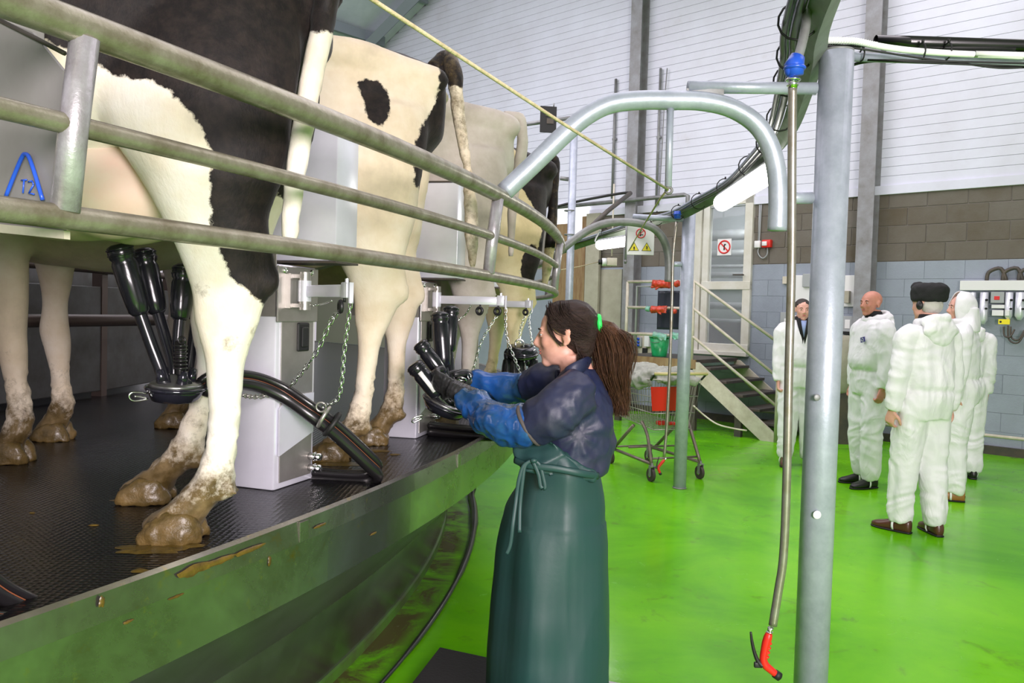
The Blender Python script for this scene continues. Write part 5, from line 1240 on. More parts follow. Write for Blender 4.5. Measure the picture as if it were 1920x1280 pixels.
# --- cow 1: black above, white leg and flank
bd = [(3.0, 1.12), (.90, 1.10), (.62, 1.07), (.491, 1.033), (.428, .996), (.349, .987), (.315, .96), (.269, .917), (.234, .85), (.239, .793), (.244, .702), (.226, .645), (.205, .592), (.165, .55), (.13, .525), (.08, .505), (-.2, .51), (-.5, 1.2), (-.3, 2.0), (3.0, 2.0)]
def patch1(c):
    d = poly_sd(c[:, 0], c[:, 2], bd)
    right = c[:, 1] < -0.03
    d2 = poly_sd(c[:, 0], c[:, 2], [(3, 1.05), (.5, 1.05), (.25, .86), (.12, .80), (-.05, .84), (-.5, 1.2), (-.3, 2), (3, 2)])
    return np.where(right, d2, d)
c1o = (-.4435, 1.991)
cow('nearest cow, black body with white thigh and legs, rump above the rail', c1o, 188, (.35, .165), (.52, -.20), hide='hide1', patch=patch1, seed=3, teats=False, dirt=1.0,
    tail=[(pol(-21.3, 9.56, 2.42), .030), (at(612, 0, 1.88), .030), (at(600, 75, 1.86), .026), (at(578, 180, 1.82), .024), (at(560, 290, 1.79), .023), (at(548, 380, 1.78), .020), (at(543, 440, 1.79), .018), (at(541, 470, 1.79), .008)],
    tail_black=lambda c: c[:, 2] - 1.155)
# --- cow 2: white with a black spot and stripe
spot = [(.312, 1.276), (.285, 1.292), (.245, 1.288), (.212, 1.261), (.200, 1.21), (.206, 1.160), (.226, 1.128), (.252, 1.135), (.275, 1.158), (.284, 1.20), (.300, 1.24)]
stripe = [(.04, 1.42), (-.10, 1.42), (-.1, 1.1), (.03, .92), (.115, .95), (.122, 1.075), (.09, 1.17), (.052, 1.25), (.04, 1.31)]
def patch2(c):
    s1_ = poly_sd(c[:, 0], c[:, 2], spot); s1_ = np.where(c[:, 1] > 0, s1_, -.2)
    s2_ = poly_sd(c[:, 0], c[:, 2], stripe); s2_ = np.where(c[:, 1] > -0.02, s2_, -.2)
    s3_ = np.minimum(.045 - np.abs(c[:, 1]), np.minimum(c[:, 2] - 1.39, .28 - c[:, 0]))
    return np.maximum(np.maximum(s1_, s2_), s3_)
cow('second cow, cream white with one black spot on the flank', (-.25, 2.93), 186, (.405, .12), (.29, -.23), LF=(1.42, .20), RF=(1.48, -.24), hide='hide2', patch=patch2, seed=11, dirt=1.05,
    tail=[(at(838, 108, 2.95), .030), (at(850, 135, 2.90), .032), (at(855, 170, 2.88), .026), (at(861, 220, 2.88), .024), (at(870, 280, 2.88), .020), (at(876, 315, 2.88), .014), (at(882, 380, 2.9), .024), (at(885, 440, 2.9), .026), (at(886, 500, 2.9), .008)],
    tail_black=lambda c: c[:, 2] - 1.325, tail_dirt=0.22)
# --- cow 3
cow('third cow, plain greyish white rump beside the black-tailed cow', (-.005, 3.80), 189, (.34, .17), (.42, -.17), hide='hide3', seed=21, zs=1.03, dirt=1.0,
    tail=[(at(974, 222, 3.80), .026), (at(979, 250, 3.80), .026), (at(979, 275, 3.80), .026), (at(975, 300, 3.80), .028), (at(966, 345, 3.8), .024), (at(960, 400, 3.8), .022), (at(958, 480, 3.8), .010)], tail_dirt=0.05)
# --- cow 4
p4 = [(.30, 1.50), (-.2, 1.5), (-.2, .80), (.10, .74), (.13, .86), (.10, .98), (.17, 1.12), (.26, 1.26), (.24, 1.38)]
def patch4(c):
    a = poly_sd(c[:, 0], c[:, 2], p4)
    b = .09 - np.hypot(c[:, 0] - .48, (c[:, 2] - 1.13) * .6)
    e = .06 - np.hypot((c[:, 0] - .16), (c[:, 2] - .78) * .5)
    return np.maximum(np.maximum(a, b), e)
cow('fourth cow, yellowish white with a large black rump patch', (.20, 4.62), 192, (.36, .16), (.42, -.16), hide='hide4', patch=patch4, seed=31, dirt=1.0,
    tail=[(at(1040, 300, 4.6), .026), (at(1038, 360, 4.55), .026), (at(1034, 430, 4.55), .03), (at(1026, 500, 4.55), .028), (at(1020, 540, 4.55), .01)], tail_black=lambda c: c[:, 2] - .9, tail_dirt=.15)

# ================================================================== PEOPLE
def head_shapes(mb, c, R, s=1.0, fem=False):
    f = lambda x, y, z: Vector(c) + R @ (Vector((x, y, z)) * s)
    E_ = lambda x, y, z, a, b, d, rot=None, sg=22, rg=14: mb.ell(f(x, y, z), (a * s, b * s, d * s), rot=(R @ rot if rot is not None else R), seg=sg, rings=rg)
    E_(0, -.014, .034, .0745, .098, .080)
    E_(0, .030, -.012, .063, .062, .085); E_(0, .034, -.045, .058, .056, .058)
    E_(0, .048, .030, .055, .040, .052)
    E_(0, .040, -.060, .050, .046, .048)
    E_(0, .070, -.094, .024, .020, .019)
    for q in (1, -1):
        E_(q * .034, .064, -.024, .024, .022, .026)
        E_(q * .030, .022, -.060, .021, .050, .030)
        E_(q * .027, .082, .021, .020, .010, .008)
        E_(q * .030, .074, .002, .015, .013, .009)
        E_(q * .009, .097, -.034, .010, .011, .008)
        rot = Matrix.Rotation(q * .35, 3, 'Z') @ Matrix.Rotation(-.2, 3, 'X')
        E_(q * .077, -.008, -.008, .0075, .017, .030, rot); E_(q * .080, -.014, .010, .008, .015, .014, rot); E_(q * .078, -.002, -.032, .006, .008, .010, rot)
    mb.tube([f(0, .083, .020), f(0, .092, .002), f(0, .104, -.018), f(0, .108, -.028), f(0, .098, -.038)], [.0085 * s, .0095 * s, .0105 * s, .0115 * s, .009 * s], 12, smooth=3)
    E_(0, .086, -.052, .022, .010, .007); E_(0, .085, -.066, .019, .010, .008); E_(0, .078, -.060, .03, .012, .018)
    E_(0, .078, -.079, .016, .012, .010)
def eyes(parent, c, R, s=1.0):
    f = lambda x, y, z: Vector(c) + R @ (Vector((x, y, z)) * s)
    for q in (1, -1):
        mb = MB(); mb.ell(f(q * .030, .0785, .003), (.0108 * s, .0105 * s, .0062 * s), rot=R, seg=16, rings=10); e = mb.obj('eye', 'eyew', parent)
        mb = MB(); mb.ell(f(q * .0305, .0885, .003), (.0052 * s, .0025 * s, .0050 * s), rot=R, seg=12, rings=8); mb.obj('iris', 'iris', e)
        mb = MB(); mb.ell(f(q * .030, .0775, .0078), (.0130 * s, .0130 * s, .0058 * s), rot=R, seg=16, rings=8); mb.ell(f(q * .030, .0770, -.0030), (.0125 * s, .0120 * s, .0045 * s), rot=R, seg=16, rings=8); mb.obj('eyelids', parent.data.materials[0], parent)
        mb = MB(); mb.tube([f(q * .016, .089, .019), f(q * .030, .092, .024), f(q * .045, .082, .020)], [.0022 * s, .003 * s, .0018 * s], 8, smooth=3); mb.obj('eyebrow', 'hairdark', parent)
    mb = MB(); mb.ell(f(0, .0925, -.054), (.019 * s, .006 * s, .0035 * s), rot=R, seg=18, rings=8); mb.ell(f(0, .0915, -.0635), (.017 * s, .006 * s, .0042 * s), rot=R, seg=18, rings=8); mb.obj('lips', 'lip', parent)

def hand_shapes(mb, w_, d, n, side, s=1.0, curl=(0.5, 0.6, 0.5), spread=0.06, thumb=0.5, glove=0.0):
    """w_: wrist, d: pointing direction, n: palm-facing normal, side: +1 thumb towards d x n"""
    d = Vector(d).normalized(); n = Vector(n); n = (n - d * n.dot(d)).normalized(); t = d.cross(n).normalized() * side
    g = glove
    mb.tube([w_ - d * .02 * s, w_ + d * .02 * s, w_ + d * .055 * s, w_ + d * .088 * s, w_ + d * .096 * s], [(.026 + g) * s, (.034 + g) * s, (.041 + g) * s, (.040 + g) * s, (.034 + g) * s], 16, ry=[(.020 + g) * s, (.017 + g) * s, (.0155 + g) * s, (.013 + g) * s, (.011 + g) * s], up=n)
    for k, (o_, L) in enumerate(((.029, .072), (.010, .080), (-.010, .074), (-.029, .058))):
        base = w_ + d * (.088 - abs(k - 1.2) * .004) * s + t * (o_ * s)
        dd = (d + t * (o_ * spread / .03)).normalized(); p = [w_ + d * .055 * s + t * (o_ * .85 * s), base]; a = 0
        for j, fr in enumerate((.45, .30, .25)):
            a += curl[j] * (1 + .12 * k); p.append(p[-1] + (dd * math.cos(a) + n * math.sin(a)) * (L * fr * s))
        mb.tube(p, [(.0105 + g) * s, (.0105 + g) * s, (.0095 + g) * s, (.0085 + g) * s, (.007 + g) * s], 10, smooth=3)
    b = w_ + d * .022 * s + t * (.026 * s); 
    q1 = b + (d * .6 + t * .8 + n * thumb * .6).normalized() * .042 * s; q2 = q1 + (d * .9 + t * .25 + n * thumb).normalized() * .034 * s; q3 = q2 + (d * .95 - t * .05 + n * thumb * 1.3).normalized() * .026 * s
    mb.tube([w_ + d * .01 * s + t * .012 * s, b, q1, q2, q3], [(.016 + g) * s, (.016 + g) * s, (.0125 + g) * s, (.011 + g) * s, (.008 + g) * s], 10, smooth=3)

def shoe(parent, ankle, fwd, mat, strap=True, L=.29):
    f = Vector((fwd[0], fwd[1], 0)).normalized(); r = Vector((f.y, -f.x, 0)); a = Vector((ankle[0], ankle[1], 0)); U = Vector((0, 0, 1))
    mb = MB()
    loft(mb, [(a - f * .075 + U * .05, r, .024, U, .046), (a - f * .055 + U * .055, r, .034, U, .052), (a + f * .0 + U * .055, r, .038, U, .055), (a + f * .06 + U * .045, r, .042, U, .044), (a + f * .12 + U * .034, r, .048, U, .033), (a + f * .17 + U * .028, r, .042, U, .027), (a + f * .205 + U * .022, r, .022, U, .018)], 20, 2.3)
    s_ = mb.obj('shoe', mat, parent)
    mb = MB()
    loft(mb, [(a - f * .078 + U * .008, r, .026, U, .008), (a - f * .02 + U * .008, r, .039, U, .008), (a + f * .12 + U * .008, r, .051, U, .008), (a + f * .18 + U * .008, r, .042, U, .008), (a + f * .212 + U * .008, r, .018, U, .007)], 20, 3)
    mb.obj('sole', 'black', s_)
    if strap:
        mb = MB(); pts = [a + f * .035 + r * .052 * math.cos(q) + U * (.05 + .058 * math.sin(q)) for q in np.linspace(-.6, PI + .6, 12)]
        mb.tube(pts, .004, 6, ry=.009, up=f); mb.obj('stirrup_strap', 'coverall', s_)
    return s_

def man(label, pos, face, H=1.76, head_yaw=0.0, head_pitch=0.0, belly=1.0, arms=((.0, 0), (.0, 0)), shoes='brownshoe', skinm='skin', hood='down', hair=None, hat=False, stance=.115, collar=None, toes=0.15, badge=False, legshift=(0, 0), seed=1.0, elbow_bend=(.12, .12), foldy=1.0):
    k = H / 1.78
    o = root('person', label, 'person', pos, math.radians(face - 90), 'visitors in white coveralls')
    V = lambda x, y, z: Vector((x * k, y * k, z * k))
    X, Y_, Z = Vector((1, 0, 0)), Vector((0, 1, 0)), Vector((0, 0, 1))
    hr = Matrix.Rotation(head_yaw, 3, 'Z') @ Matrix.Rotation(head_pitch, 3, 'X')
    hc = V(0, .02, 1.655)
    hips = [V(s * .095, 0, .93) for s in (-1, 1)]; ank = [V(s * stance, legshift[i], .09) for i, s in enumerate((-1, 1))]
    knee = [h.lerp(a, .5) + V(0, .02, 0) for h, a in zip(hips, ank)]
    sh = [V(s * .185, -.005, 1.445) for s in (-1, 1)]
    el, wr = [], []
    for i, s in enumerate((-1, 1)):
        out, fw_ = arms[i]
        d1 = Vector((s * (.12 + out), fw_, -1)).normalized(); e = sh[i] + d1 * .30 * k; d2 = Vector((s * (.0 + out * .5), fw_ + elbow_bend[i], -1)).normalized()
        el.append(e); wr.append(e + d2 * .255 * k)
    # skin: one continuous body with head, neck, torso, arms, hands and legs
    mb = MB(); head_shapes(mb, hc, hr, k)
    mb.tube([V(0, -.015, 1.60), V(0, -.01, 1.54), V(0, -.01, 1.46)], [.058 * k, .058 * k, .08 * k], 16)
    loft(mb, [(V(0, 0, 1.49), X, .09 * k, Y_, .07 * k), (V(0, 0, 1.42), X, .165 * k, Y_, .09 * k), (V(0, .0, 1.25), X, .155 * k, Y_, .10 * k), (V(0, 0, 1.08), X, .135 * k, Y_, .095 * k), (V(0, 0, .95), X, .15 * k, Y_, .105 * k), (V(0, 0, .86), X, .12 * k, Y_, .09 * k)], 20)
    for i in (0, 1):
        mb.tube([sh[i] + V(0, 0, .0), el[i], wr[i]], [.052 * k, .040 * k, .027 * k], 12, smooth=3)
        mb.tube([hips[i], knee[i], ank[i]], [.082 * k, .055 * k, .036 * k], 12, smooth=3)
        d = (wr[i] - el[i]).normalized(); hand_shapes(mb, wr[i], d + Vector((0, .1, 0)), Vector((1 if i == 0 else -1, .15, 0)), 1 if i == 0 else -1, k, (.55, .7, .5))
    b = fuse('body', mb, .0075 if not hood == 'up' else .008, 4, skinm, o, factor=.4)
    eyes(b, hc, hr, k)
    # coverall
    def fold(p):
        q = p + Vector((seed * 3.1, seed, 0))
        f1 = noise.noise(Vector((q.x * 13, q.y * 13, q.z * 2.0))) * .017
        w1 = noise.noise(q * 3.0) * 2.2
        f2 = (1 - abs(noise.noise(Vector((q.x * 4 + w1, q.y * 4, q.z * 9 + w1)))) * 2.6) * (.0065 if p.z < 1.0 * k else .0045)
        f3 = (1 - abs(noise.noise(Vector((q.x * 10 + w1, q.y * 10, q.z * 5)))) * 3) * .0035
        el_ = -.012 * math.exp(-((p.z - 1.05 * k) / .022) ** 2) if abs(p.x) < .20 else 0
        el_ += .004 * math.sin(p.x * 150) * math.exp(-((p.z - 1.03 * k) / .06) ** 2) if abs(p.x) < .2 else 0
        return (f1 + f2 + f3) * foldy + el_
    mb = MB()
    loft(mb, [(V(0, -.005, 1.545), X, .078 * k, Y_, .078 * k), (V(0, -.005, 1.50), X, .125 * k, Y_, .092 * k), (V(0, 0, 1.44), X, .195 * k, Y_, .118 * k), (V(0, .0, 1.30), X, .205 * k, Y_, .140 * k), (V(0, .01 * belly, 1.15), X, .185 * k * (1 + .1 * (belly - 1)), Y_, .145 * k * belly), (V(0, .0, 1.05), X, .178 * k * (1 + .1 * (belly - 1)), Y_, .14 * k * belly), (V(0, -.01, .93), X, .195 * k, Y_, .15 * k), (V(0, -.005, .84), X, .185 * k, Y_, .135 * k)], 30, 2.2)
    for i in (0, 1):
        s = (-1, 1)[i]
        mb.tube([sh[i] + V(-s * .04, 0, .0), sh[i] + V(s * .01, 0, -.03), el[i].lerp(sh[i], .5), el[i], el[i].lerp(wr[i], .5), wr[i] + (wr[i] - el[i]).normalized() * -.005], [.080 * k, .080 * k, .070 * k, .065 * k, .060 * k, .045 * k], 18, smooth=3)
        mb.tube([hips[i] + V(0, 0, .0), hips[i].lerp(knee[i], .5), knee[i], knee[i].lerp(ank[i], .5), ank[i] + V(0, 0, .06), ank[i] + V(0, 0, -.015)], [.112 * k, .108 * k, .096 * k, .086 * k, .082 * k, .066 * k], 20, smooth=3)
    cov = fuse('coverall', mb, .011, 3, 'coverall', o, fold)
    if hood == 'down':
        mb = MB(); mb.torus(V(0, -.035, 1.535), .098 * k, .030 * k, axis=(0, .35, 1), seg=24, sub=10)
        mb.ell(V(0, -.115, 1.475), (.15 * k, .05 * k, .085 * k)); mb.ell(V(-.07, -.09, 1.53), (.07 * k, .05 * k, .045 * k)); mb.ell(V(.07, -.09, 1.53), (.07 * k, .05 * k, .045 * k)); mb.ell(V(0, -.12, 1.43), (.09 * k, .04 * k, .07 * k))
        fuse('hood', mb, .009, 3, 'coverall', o, lambda p: noise.noise(p * 16) * .014 + noise.noise(p * 35) * .004)
    elif hood == 'up':
        mb = MB(); g = lambda x, y, z: hc + hr @ Vector((x, y, z)) * k
        secs = []
        vs = []; fs = []; nr = 15; ns = 22
        # shell over the skull, open at the face
        for i in range(nr + 1):
            th = PI * (0.02 + .80 * i / nr)
            for j in range(ns + 1):
                ph = math.radians(-222) + math.radians(264) * j / ns
                drop = max(0, (i / nr - .55)) * 2
                rx, ry_, rz_ = .100 + .02 * drop, .122 + .01 * drop, .125
                vs.append(g(rx * math.sin(th) * math.cos(ph), ry_ * math.sin(th) * math.sin(ph) - .005, .02 + rz_ * math.cos(th) * (1.0 if math.cos(th) > 0 else 1.35)))
        for i in range(nr):
            for j in range(ns):
                a_ = i * (ns + 1) + j; fs.append((a_, a_ + ns + 1, a_ + ns + 2, a_ + 1))
        mb.add(vs, fs); hd = mb.obj('hood', 'coverall', o); m_ = hd.modifiers.new('thick', 'SOLIDIFY'); m_.thickness = .006
        for v_ in hd.data.vertices: v_.co += Vector(v_.normal) * noise.noise(v_.co * 17) * .010
        mb = MB(); loft(mb, [(V(0, -.03, 1.66), X, .085 * k, Y_, .085 * k), (V(0, -.035, 1.58), X, .095 * k, Y_, .085 * k), (V(0, -.03, 1.51), X, .135 * k, Y_, .10 * k), (V(0, -.02, 1.45), X, .175 * k, Y_, .11 * k)], 24)
        mb.torus(V(0, .01, 1.545), .085 * k, .026 * k, axis=(0, .1, 1), seg=22, sub=8)
        fuse('hood_skirt', mb, .009, 3, 'coverall', o, lambda p: noise.noise(Vector((p.x * 20, p.y * 20, p.z * 7))) * .010)
    if collar:
        mb = MB(); mb.tube([V(0, -.012, 1.585), V(0, -.01, 1.52)], [.068 * k, .088 * k], 22); mb.tube([V(0, -.012, 1.585), V(0, -.012, 1.588)], [.068 * k, .06 * k], 22)
        if collar == 'shirt':
            for s in (-1, 1): mb.prism([V(s * .012, .135, 1.30), V(s * .075, .09, 1.56), V(s * .035, .095, 1.57), V(0, .135, 1.36)], V(0, .012, 0))
        mb.obj('black_collar', 'blackcloth', o)
        if collar == 'shirt':
            mb = MB(); mb.prism([V(-.045, .088, 1.545), V(.045, .088, 1.545), V(0, .130, 1.37)], V(0, .012, 0)); mb.obj('shirt', 'blueshirt', o)
    if hair:
        mb = MB(); g = lambda x, y, z: hc + hr @ Vector((x, y, z)) * k
        if hair == 'short': mb.ell(g(0, -.022, .046), (.079 * k, .098 * k, .078 * k), rot=hr, seg=24, rings=14); 
        elif hair == 'nape': mb.ell(g(0, -.040, .000), (.074 * k, .075 * k, .075 * k), rot=hr, seg=24, rings=14)
        elif hair == 'curly':
            mb.ell(g(0, -.025, .035), (.092 * k, .108 * k, .095 * k), rot=hr, seg=24, rings=14); mb.ell(g(0, -.07, -.03), (.08 * k, .06 * k, .07 * k), rot=hr)
        hm = fuse('hair', mb, .007, 2, 'hairgrey' if hair == 'nape' else 'hairdark', o, lambda p: noise.noise(p * 40) * (.004 if hair != 'curly' else .010))
    if hat:
        g = lambda x, y, z: hc + hr @ Vector((x, y, z)) * k
        Zh = hr @ Z; Xh = hr @ X; Yh = hr @ Y_
        mb = MB(); loft(mb, [(g(0, -.018, .022), Xh, .084 * k, Yh, .107 * k), (g(0, -.018, .040), Xh, .100 * k, Yh, .122 * k), (g(0, -.020, .090), Xh, .104 * k, Yh, .128 * k), (g(0, -.022, .130), Xh, .098 * k, Yh, .120 * k), (g(0, -.024, .158), Xh, .062 * k, Yh, .080 * k)], 28, 2.4)
        mb.ell(g(0, .075, .130), (.055 * k, .05 * k, .040 * k), rot=hr)
        fuse('hat', mb, .007, 2, 'blackcloth', o, lambda p: noise.noise(p * 30) * .004)
        for s in (-1, 1):
            mb = MB(); mb.ell(g(s * .084, -.008, -.004), (.018 * k, .026 * k, .034 * k), rot=hr); mb.ell(g(s * .098, -.008, -.004), (.008 * k, .018 * k, .022 * k), rot=hr); mb.obj('ear_muff', 'blackmat', o)
    if badge:
        mb = MB(); mb.box(V(-.095, .150, 1.33), (.060, .006, .045), rot=Matrix.Rotation(.2, 3, 'Y')); bd_ = mb.obj('chest_logo_patch', pbr('dark_blue_print', (.04, .04, .22), .5), o, False)
        mb = MB(); mb.torus(V(-.095, .154, 1.33), .014, .002, axis=(0, 1, 0), seg=14, sub=4); mb.box(V(-.095, .154, 1.318), (.04, .002, .004)); mb.obj('logo_lettering', 'whitepl', bd_, False)
    for i, s in enumerate((-1, 1)):
        a = ank[i]; sm = shoes[i] if isinstance(shoes, (tuple, list)) else shoes
        shoe(o, (a.x, a.y), (s * toes, 1), sm)
    return o

man('man in white coverall and black hat seen from behind, nearest of the visitors', onz(1722, 1000, 0), 108, 1.77, hood='down', hair='nape', hat=True, collar='plain', shoes='brownshoe', seed=1, belly=1.22, arms=((.10, .0), (.10, .0)), legshift=(.07, -.05), stance=.10, head_yaw=.12, toes=.35)
man('bald man in white coverall with dark chest badge, looking left', onz(1622, 910, 0), 190, 1.81, hood='down', shoes='blackshoe', skinm='skin_red', seed=2, collar='plain', badge=True, head_yaw=.25, belly=1.12, stance=.11, legshift=(.03, -.03))
man('man in unzipped white coverall over black top, half behind the near pole', onz(1492, 872, 0), 262, 1.74, hood='down', shoes='brownshoe', hair='short', collar='shirt', seed=3, head_yaw=.0, stance=.12, belly=1.1)
man('man in white coverall with the hood up and tan boots, looking left', onz(1790, 935, 0), 150, 1.78, hood='up', shoes='tanshoe', seed=4, belly=1.05, stance=.11, head_yaw=.35)
man('dark-haired visitor in white coverall hidden behind the hooded man', onz(1800, 895, 0), 75, 1.70, hood='down', shoes='blackshoe', hair='curly', seed=5, head_yaw=-.2)

# ---------------------------------------------------------------- the milker
MK = Vector((0.22, 2.72, 0.05))
mk = root('person', 'woman in navy jacket, blue sleeves and green apron milking at the platform', 'person', MK)
wl = lambda u, v, D: at(u, v, D) - MK
hc = wl(1061, 627, 2.80)
fwd = Vector((-1, .16, -.06)).normalized(); rgt = fwd.cross(Vector((0, 0, 1))).normalized(); upv = rgt.cross(fwd).normalized()
HR = Matrix((rgt, fwd, upv)).transposed()
X, Y_, Z = Vector((1, 0, 0)), Vector((0, 1, 0)), Vector((0, 0, 1))
HS = 0.99
# shoulders, elbows, wrists (L = camera side)
SL, EL, WL = wl(1066, 748, 2.62), wl(962, 806, 2.66), wl(868, 738, 2.84)
SR, ER, WR = wl(1030, 716, 2.98), wl(948, 729, 3.08), wl(888, 713, 3.12)
DL = (wl(795, 702, 2.90) - WL).normalized()
DR = (wl(845, 705, 3.10) - WR).normalized()
mb = MB(); head_shapes(mb, hc, HR, HS, True)
nk = wl(1082, 706, 2.80)
mb.tube([hc + HR @ Vector((0, -.02, -.06)), hc.lerp(nk, .6) + Vector((0.005, 0, 0)), nk + Vector((.01, 0, -.02))], [.056, .055, .065], 16, smooth=3)
tors = [(1080, 716, .06, .12), (1078, 760, .10, .15), (1077, 820, .09, .13), (1070, 880, .075, .12), (1058, 950, .10, .14), (1052, 1010, .10, .14)]
loft(mb, [(wl(u, v, 2.80), X, a, Y_, b) for u, v, a, b in tors], 22)
mb.tube([SL, EL, WL], [.048, .038, .028], 12, smooth=3); mb.tube([SR, ER, WR], [.048, .038, .028], 12, smooth=3)
for s, x in ((-1, 2.70), (1, 2.92)):
    hp_ = wl(1050, 990, x); kn = Vector((hp_.x - .03, hp_.y, .50)); an = Vector((hp_.x + .01, hp_.y, .08)); mb.tube([hp_, kn, an], [.085, .055, .04], 12, smooth=3)
body = fuse('body', mb, .0052, 7, 'skin', mk, factor=.45)
eyes(body, hc, HR, HS)
# hair: cap swept back to the tie, loose strands, ponytail
g = lambda x, y, z: hc + HR @ (Vector((x, y, z)) * HS)
mb = MB(); mb.ell(g(0, -.026, .044), (.082 * HS, .090 * HS, .079 * HS), rot=HR, seg=30, rings=18)
mb.ell(g(0, .004, .066), (.066 * HS, .070 * HS, .056 * HS), rot=HR, seg=26, rings=16)
mb.ell(g(0, -.044, .010), (.079 * HS, .072 * HS, .078 * HS), rot=HR, seg=26, rings=16)
mb.ell(g(0, -.062, -.042), (.060, .046, .046), rot=HR)
def hd_(p):
    l = HR.transposed() @ (p - hc)
    return noise.noise(Vector((l.x * 60, l.y * 8, l.z * 45))) * .004 + noise.noise(p * 20) * .002
hair = fuse('hair', mb, .006, 2, 'hair', mk, hd_)
tie = wl(1124, 606, 2.80)
mb = MB(); mb.torus(tie, .025, .0095, axis=(1, -.12, .15), seg=20, sub=8); mb.tube([tie + Vector((-.004, 0, -.02)), tie + Vector((.0, 0, -.03))], .008, 8); mb.obj('hair_tie', 'greentie', mk)
pc = [wl(u, v, D) for u, v, D in ((1112, 607, 2.80), (1126, 608, 2.80), (1145, 626, 2.80), (1151, 660, 2.79), (1150, 697, 2.78), (1156, 732, 2.78), (1163, 758, 2.78))]
mb = MB(); mb.tube(pc, [.020, .019, .046, .052, .040, .022, .006], 18, smooth=5, ry=[.018, .019, .038, .042, .034, .020, .006])
pony = mb.obj('ponytail', 'pony', mk)
for v_ in pony.data.vertices: v_.co += v_.normal * (noise.noise(Vector((v_.co.x * 110, v_.co.y * 110, v_.co.z * 10))) * .005)
rs = random.Random(5); mb = MB()
for i in range(1500):
    a = rs.uniform(0, 2 * PI); rr0 = rs.uniform(.7, 1.15) if rs.random() < .75 else rs.uniform(1.1, 1.55); L0 = rs.choice((1, 1, 2, 2, 3)); n_ = rs.randint(3, 6)
    prof = [.018, .018, .046, .053, .044, .032, .022]; pts = []
    ph = rs.uniform(0, 6)
    for j in range(L0, min(7, L0 + n_)):
        w_ = prof[j] * rr0 + .003 * math.sin(j * 2.1 + ph); pts.append(pc[j] + Vector((math.cos(a + .12 * j) * w_, math.sin(a + .12 * j) * w_ * .85, rs.uniform(-.004, .004))))
    if len(pts) > 2:
        pts.append(pts[-1] + Vector((rs.uniform(-.008, .012), rs.uniform(-.008, .008), rs.uniform(-.045, -.01)))); mb.tube(pts, [.0008] * (len(pts) - 1) + [.0003], 3, smooth=2, caps=False)
st_ = mb.obj('ponytail_strands', 'pony', mk); st_['kind'] = 'stuff'
mb = MB()
for i in range(150):
    y0 = rs.uniform(-.03, .050); z0 = .050 + rs.uniform(-.02, .035)
    pts = [g(-.060, y0 + .012, z0 + .035), g(-.079 - rs.uniform(0, .004), y0, z0), g(-.082 - rs.uniform(0, .003), y0 - .03 + rs.uniform(-.01, .01), z0 - .030), g(-.078, y0 - .07, z0 - .035 - rs.uniform(0, .02))]
    mb.tube(pts, [.0012, .0012, .0011, .0004], 3, smooth=4, caps=False)
for i in range(34):
    q_ = rs.uniform(-.006, .006); pts = [g(-.050, .050, .078), g(-.066, .052 + q_, .045), g(-.072, .046 + q_ * 1.5, .015), g(-.074, .030 + q_, -.012), g(-.076, .008 + q_, -.028 - rs.uniform(0, .012))]
    mb.tube(pts, [.0011, .0011, .0010, .0009, .0003], 3, smooth=4, caps=False)
for i in range(60):
    pts = [g(-.07, -.035, -.01 + rs.uniform(-.02, .02)), g(-.068, -.045, -.05 + rs.uniform(-.01, .01)), g(-.06 + rs.uniform(-.01, .01), -.06 + rs.uniform(-.02, .02), -.095 - rs.uniform(0, .02))]
    mb.tube(pts, [.0012, .0011, .0004], 3, smooth=3, caps=False)
s2_ = mb.obj('loose_strands', 'hair', mk); s2_['kind'] = 'stuff'
# navy jacket
def jf(p):
    c_ = wl(1085, 815, 2.6); d = (p - c_); ang = math.atan2(d.z, d.x); r_ = d.length
    rad = math.sin(ang * 9 + noise.noise(p * 4) * 3) * .0035 * math.exp(-(r_ / .16) ** 2)
    return noise.noise(Vector((p.x * 7, p.y * 5, p.z * 9))) * .014 + abs(noise.noise(p * 13)) * -.012 + (1 - abs(noise.noise(p * 8 + Vector((4, 2, 7)))) * 4) * .004 + abs(noise.noise(p * 30)) * -.004 + rad
mb = MB()
loft(mb, [(wl(u, v, D), X, a, Y_, b) for u, v, D, a, b in ((1090, 686, 2.80, .055, .070), (1088, 712, 2.80, .085, .115), (1080, 738, 2.80, .115, .165), (1076, 780, 2.80, .140, .190), (1080, 825, 2.79, .138, .185), (1084, 858, 2.79, .118, .175), (1086, 880, 2.79, .095, .165))], 34, 2.2)
mb.tube([SL + Vector((.03, .05, .02)), SL, wl(1035, 772, 2.60), wl(1004, 792, 2.62), wl(992, 797, 2.63)], [.085, .092, .085, .078, .070], 20, smooth=4)
mb.tube([SR + Vector((.06, -.04, .0)), SR, wl(1000, 724, 3.02), wl(982, 728, 3.04)], [.085, .080, .070, .062], 20, smooth=4)
jk = fuse('jacket', mb, .008, 3, 'navy', mk, jf)
mb = MB(); cl_ = [wl(1052, 712, 2.72), wl(1068, 700, 2.68), wl(1090, 686, 2.70), wl(1104, 680, 2.80), wl(1100, 682, 2.90), wl(1070, 690, 2.92), wl(1044, 706, 2.86)]
mb.tube(cl_, [.010] * 7, 10, smooth=5, ry=[.026] * 7, up=(0.1, 0, 1)); mb.obj('collar', 'navy', jk)
mb = MB(); mb.torus(wl(992, 797, 2.63), .070, .007, axis=(EL - SL), seg=26, sub=8); mb.obj('cuff_band', 'brownstrap', jk)
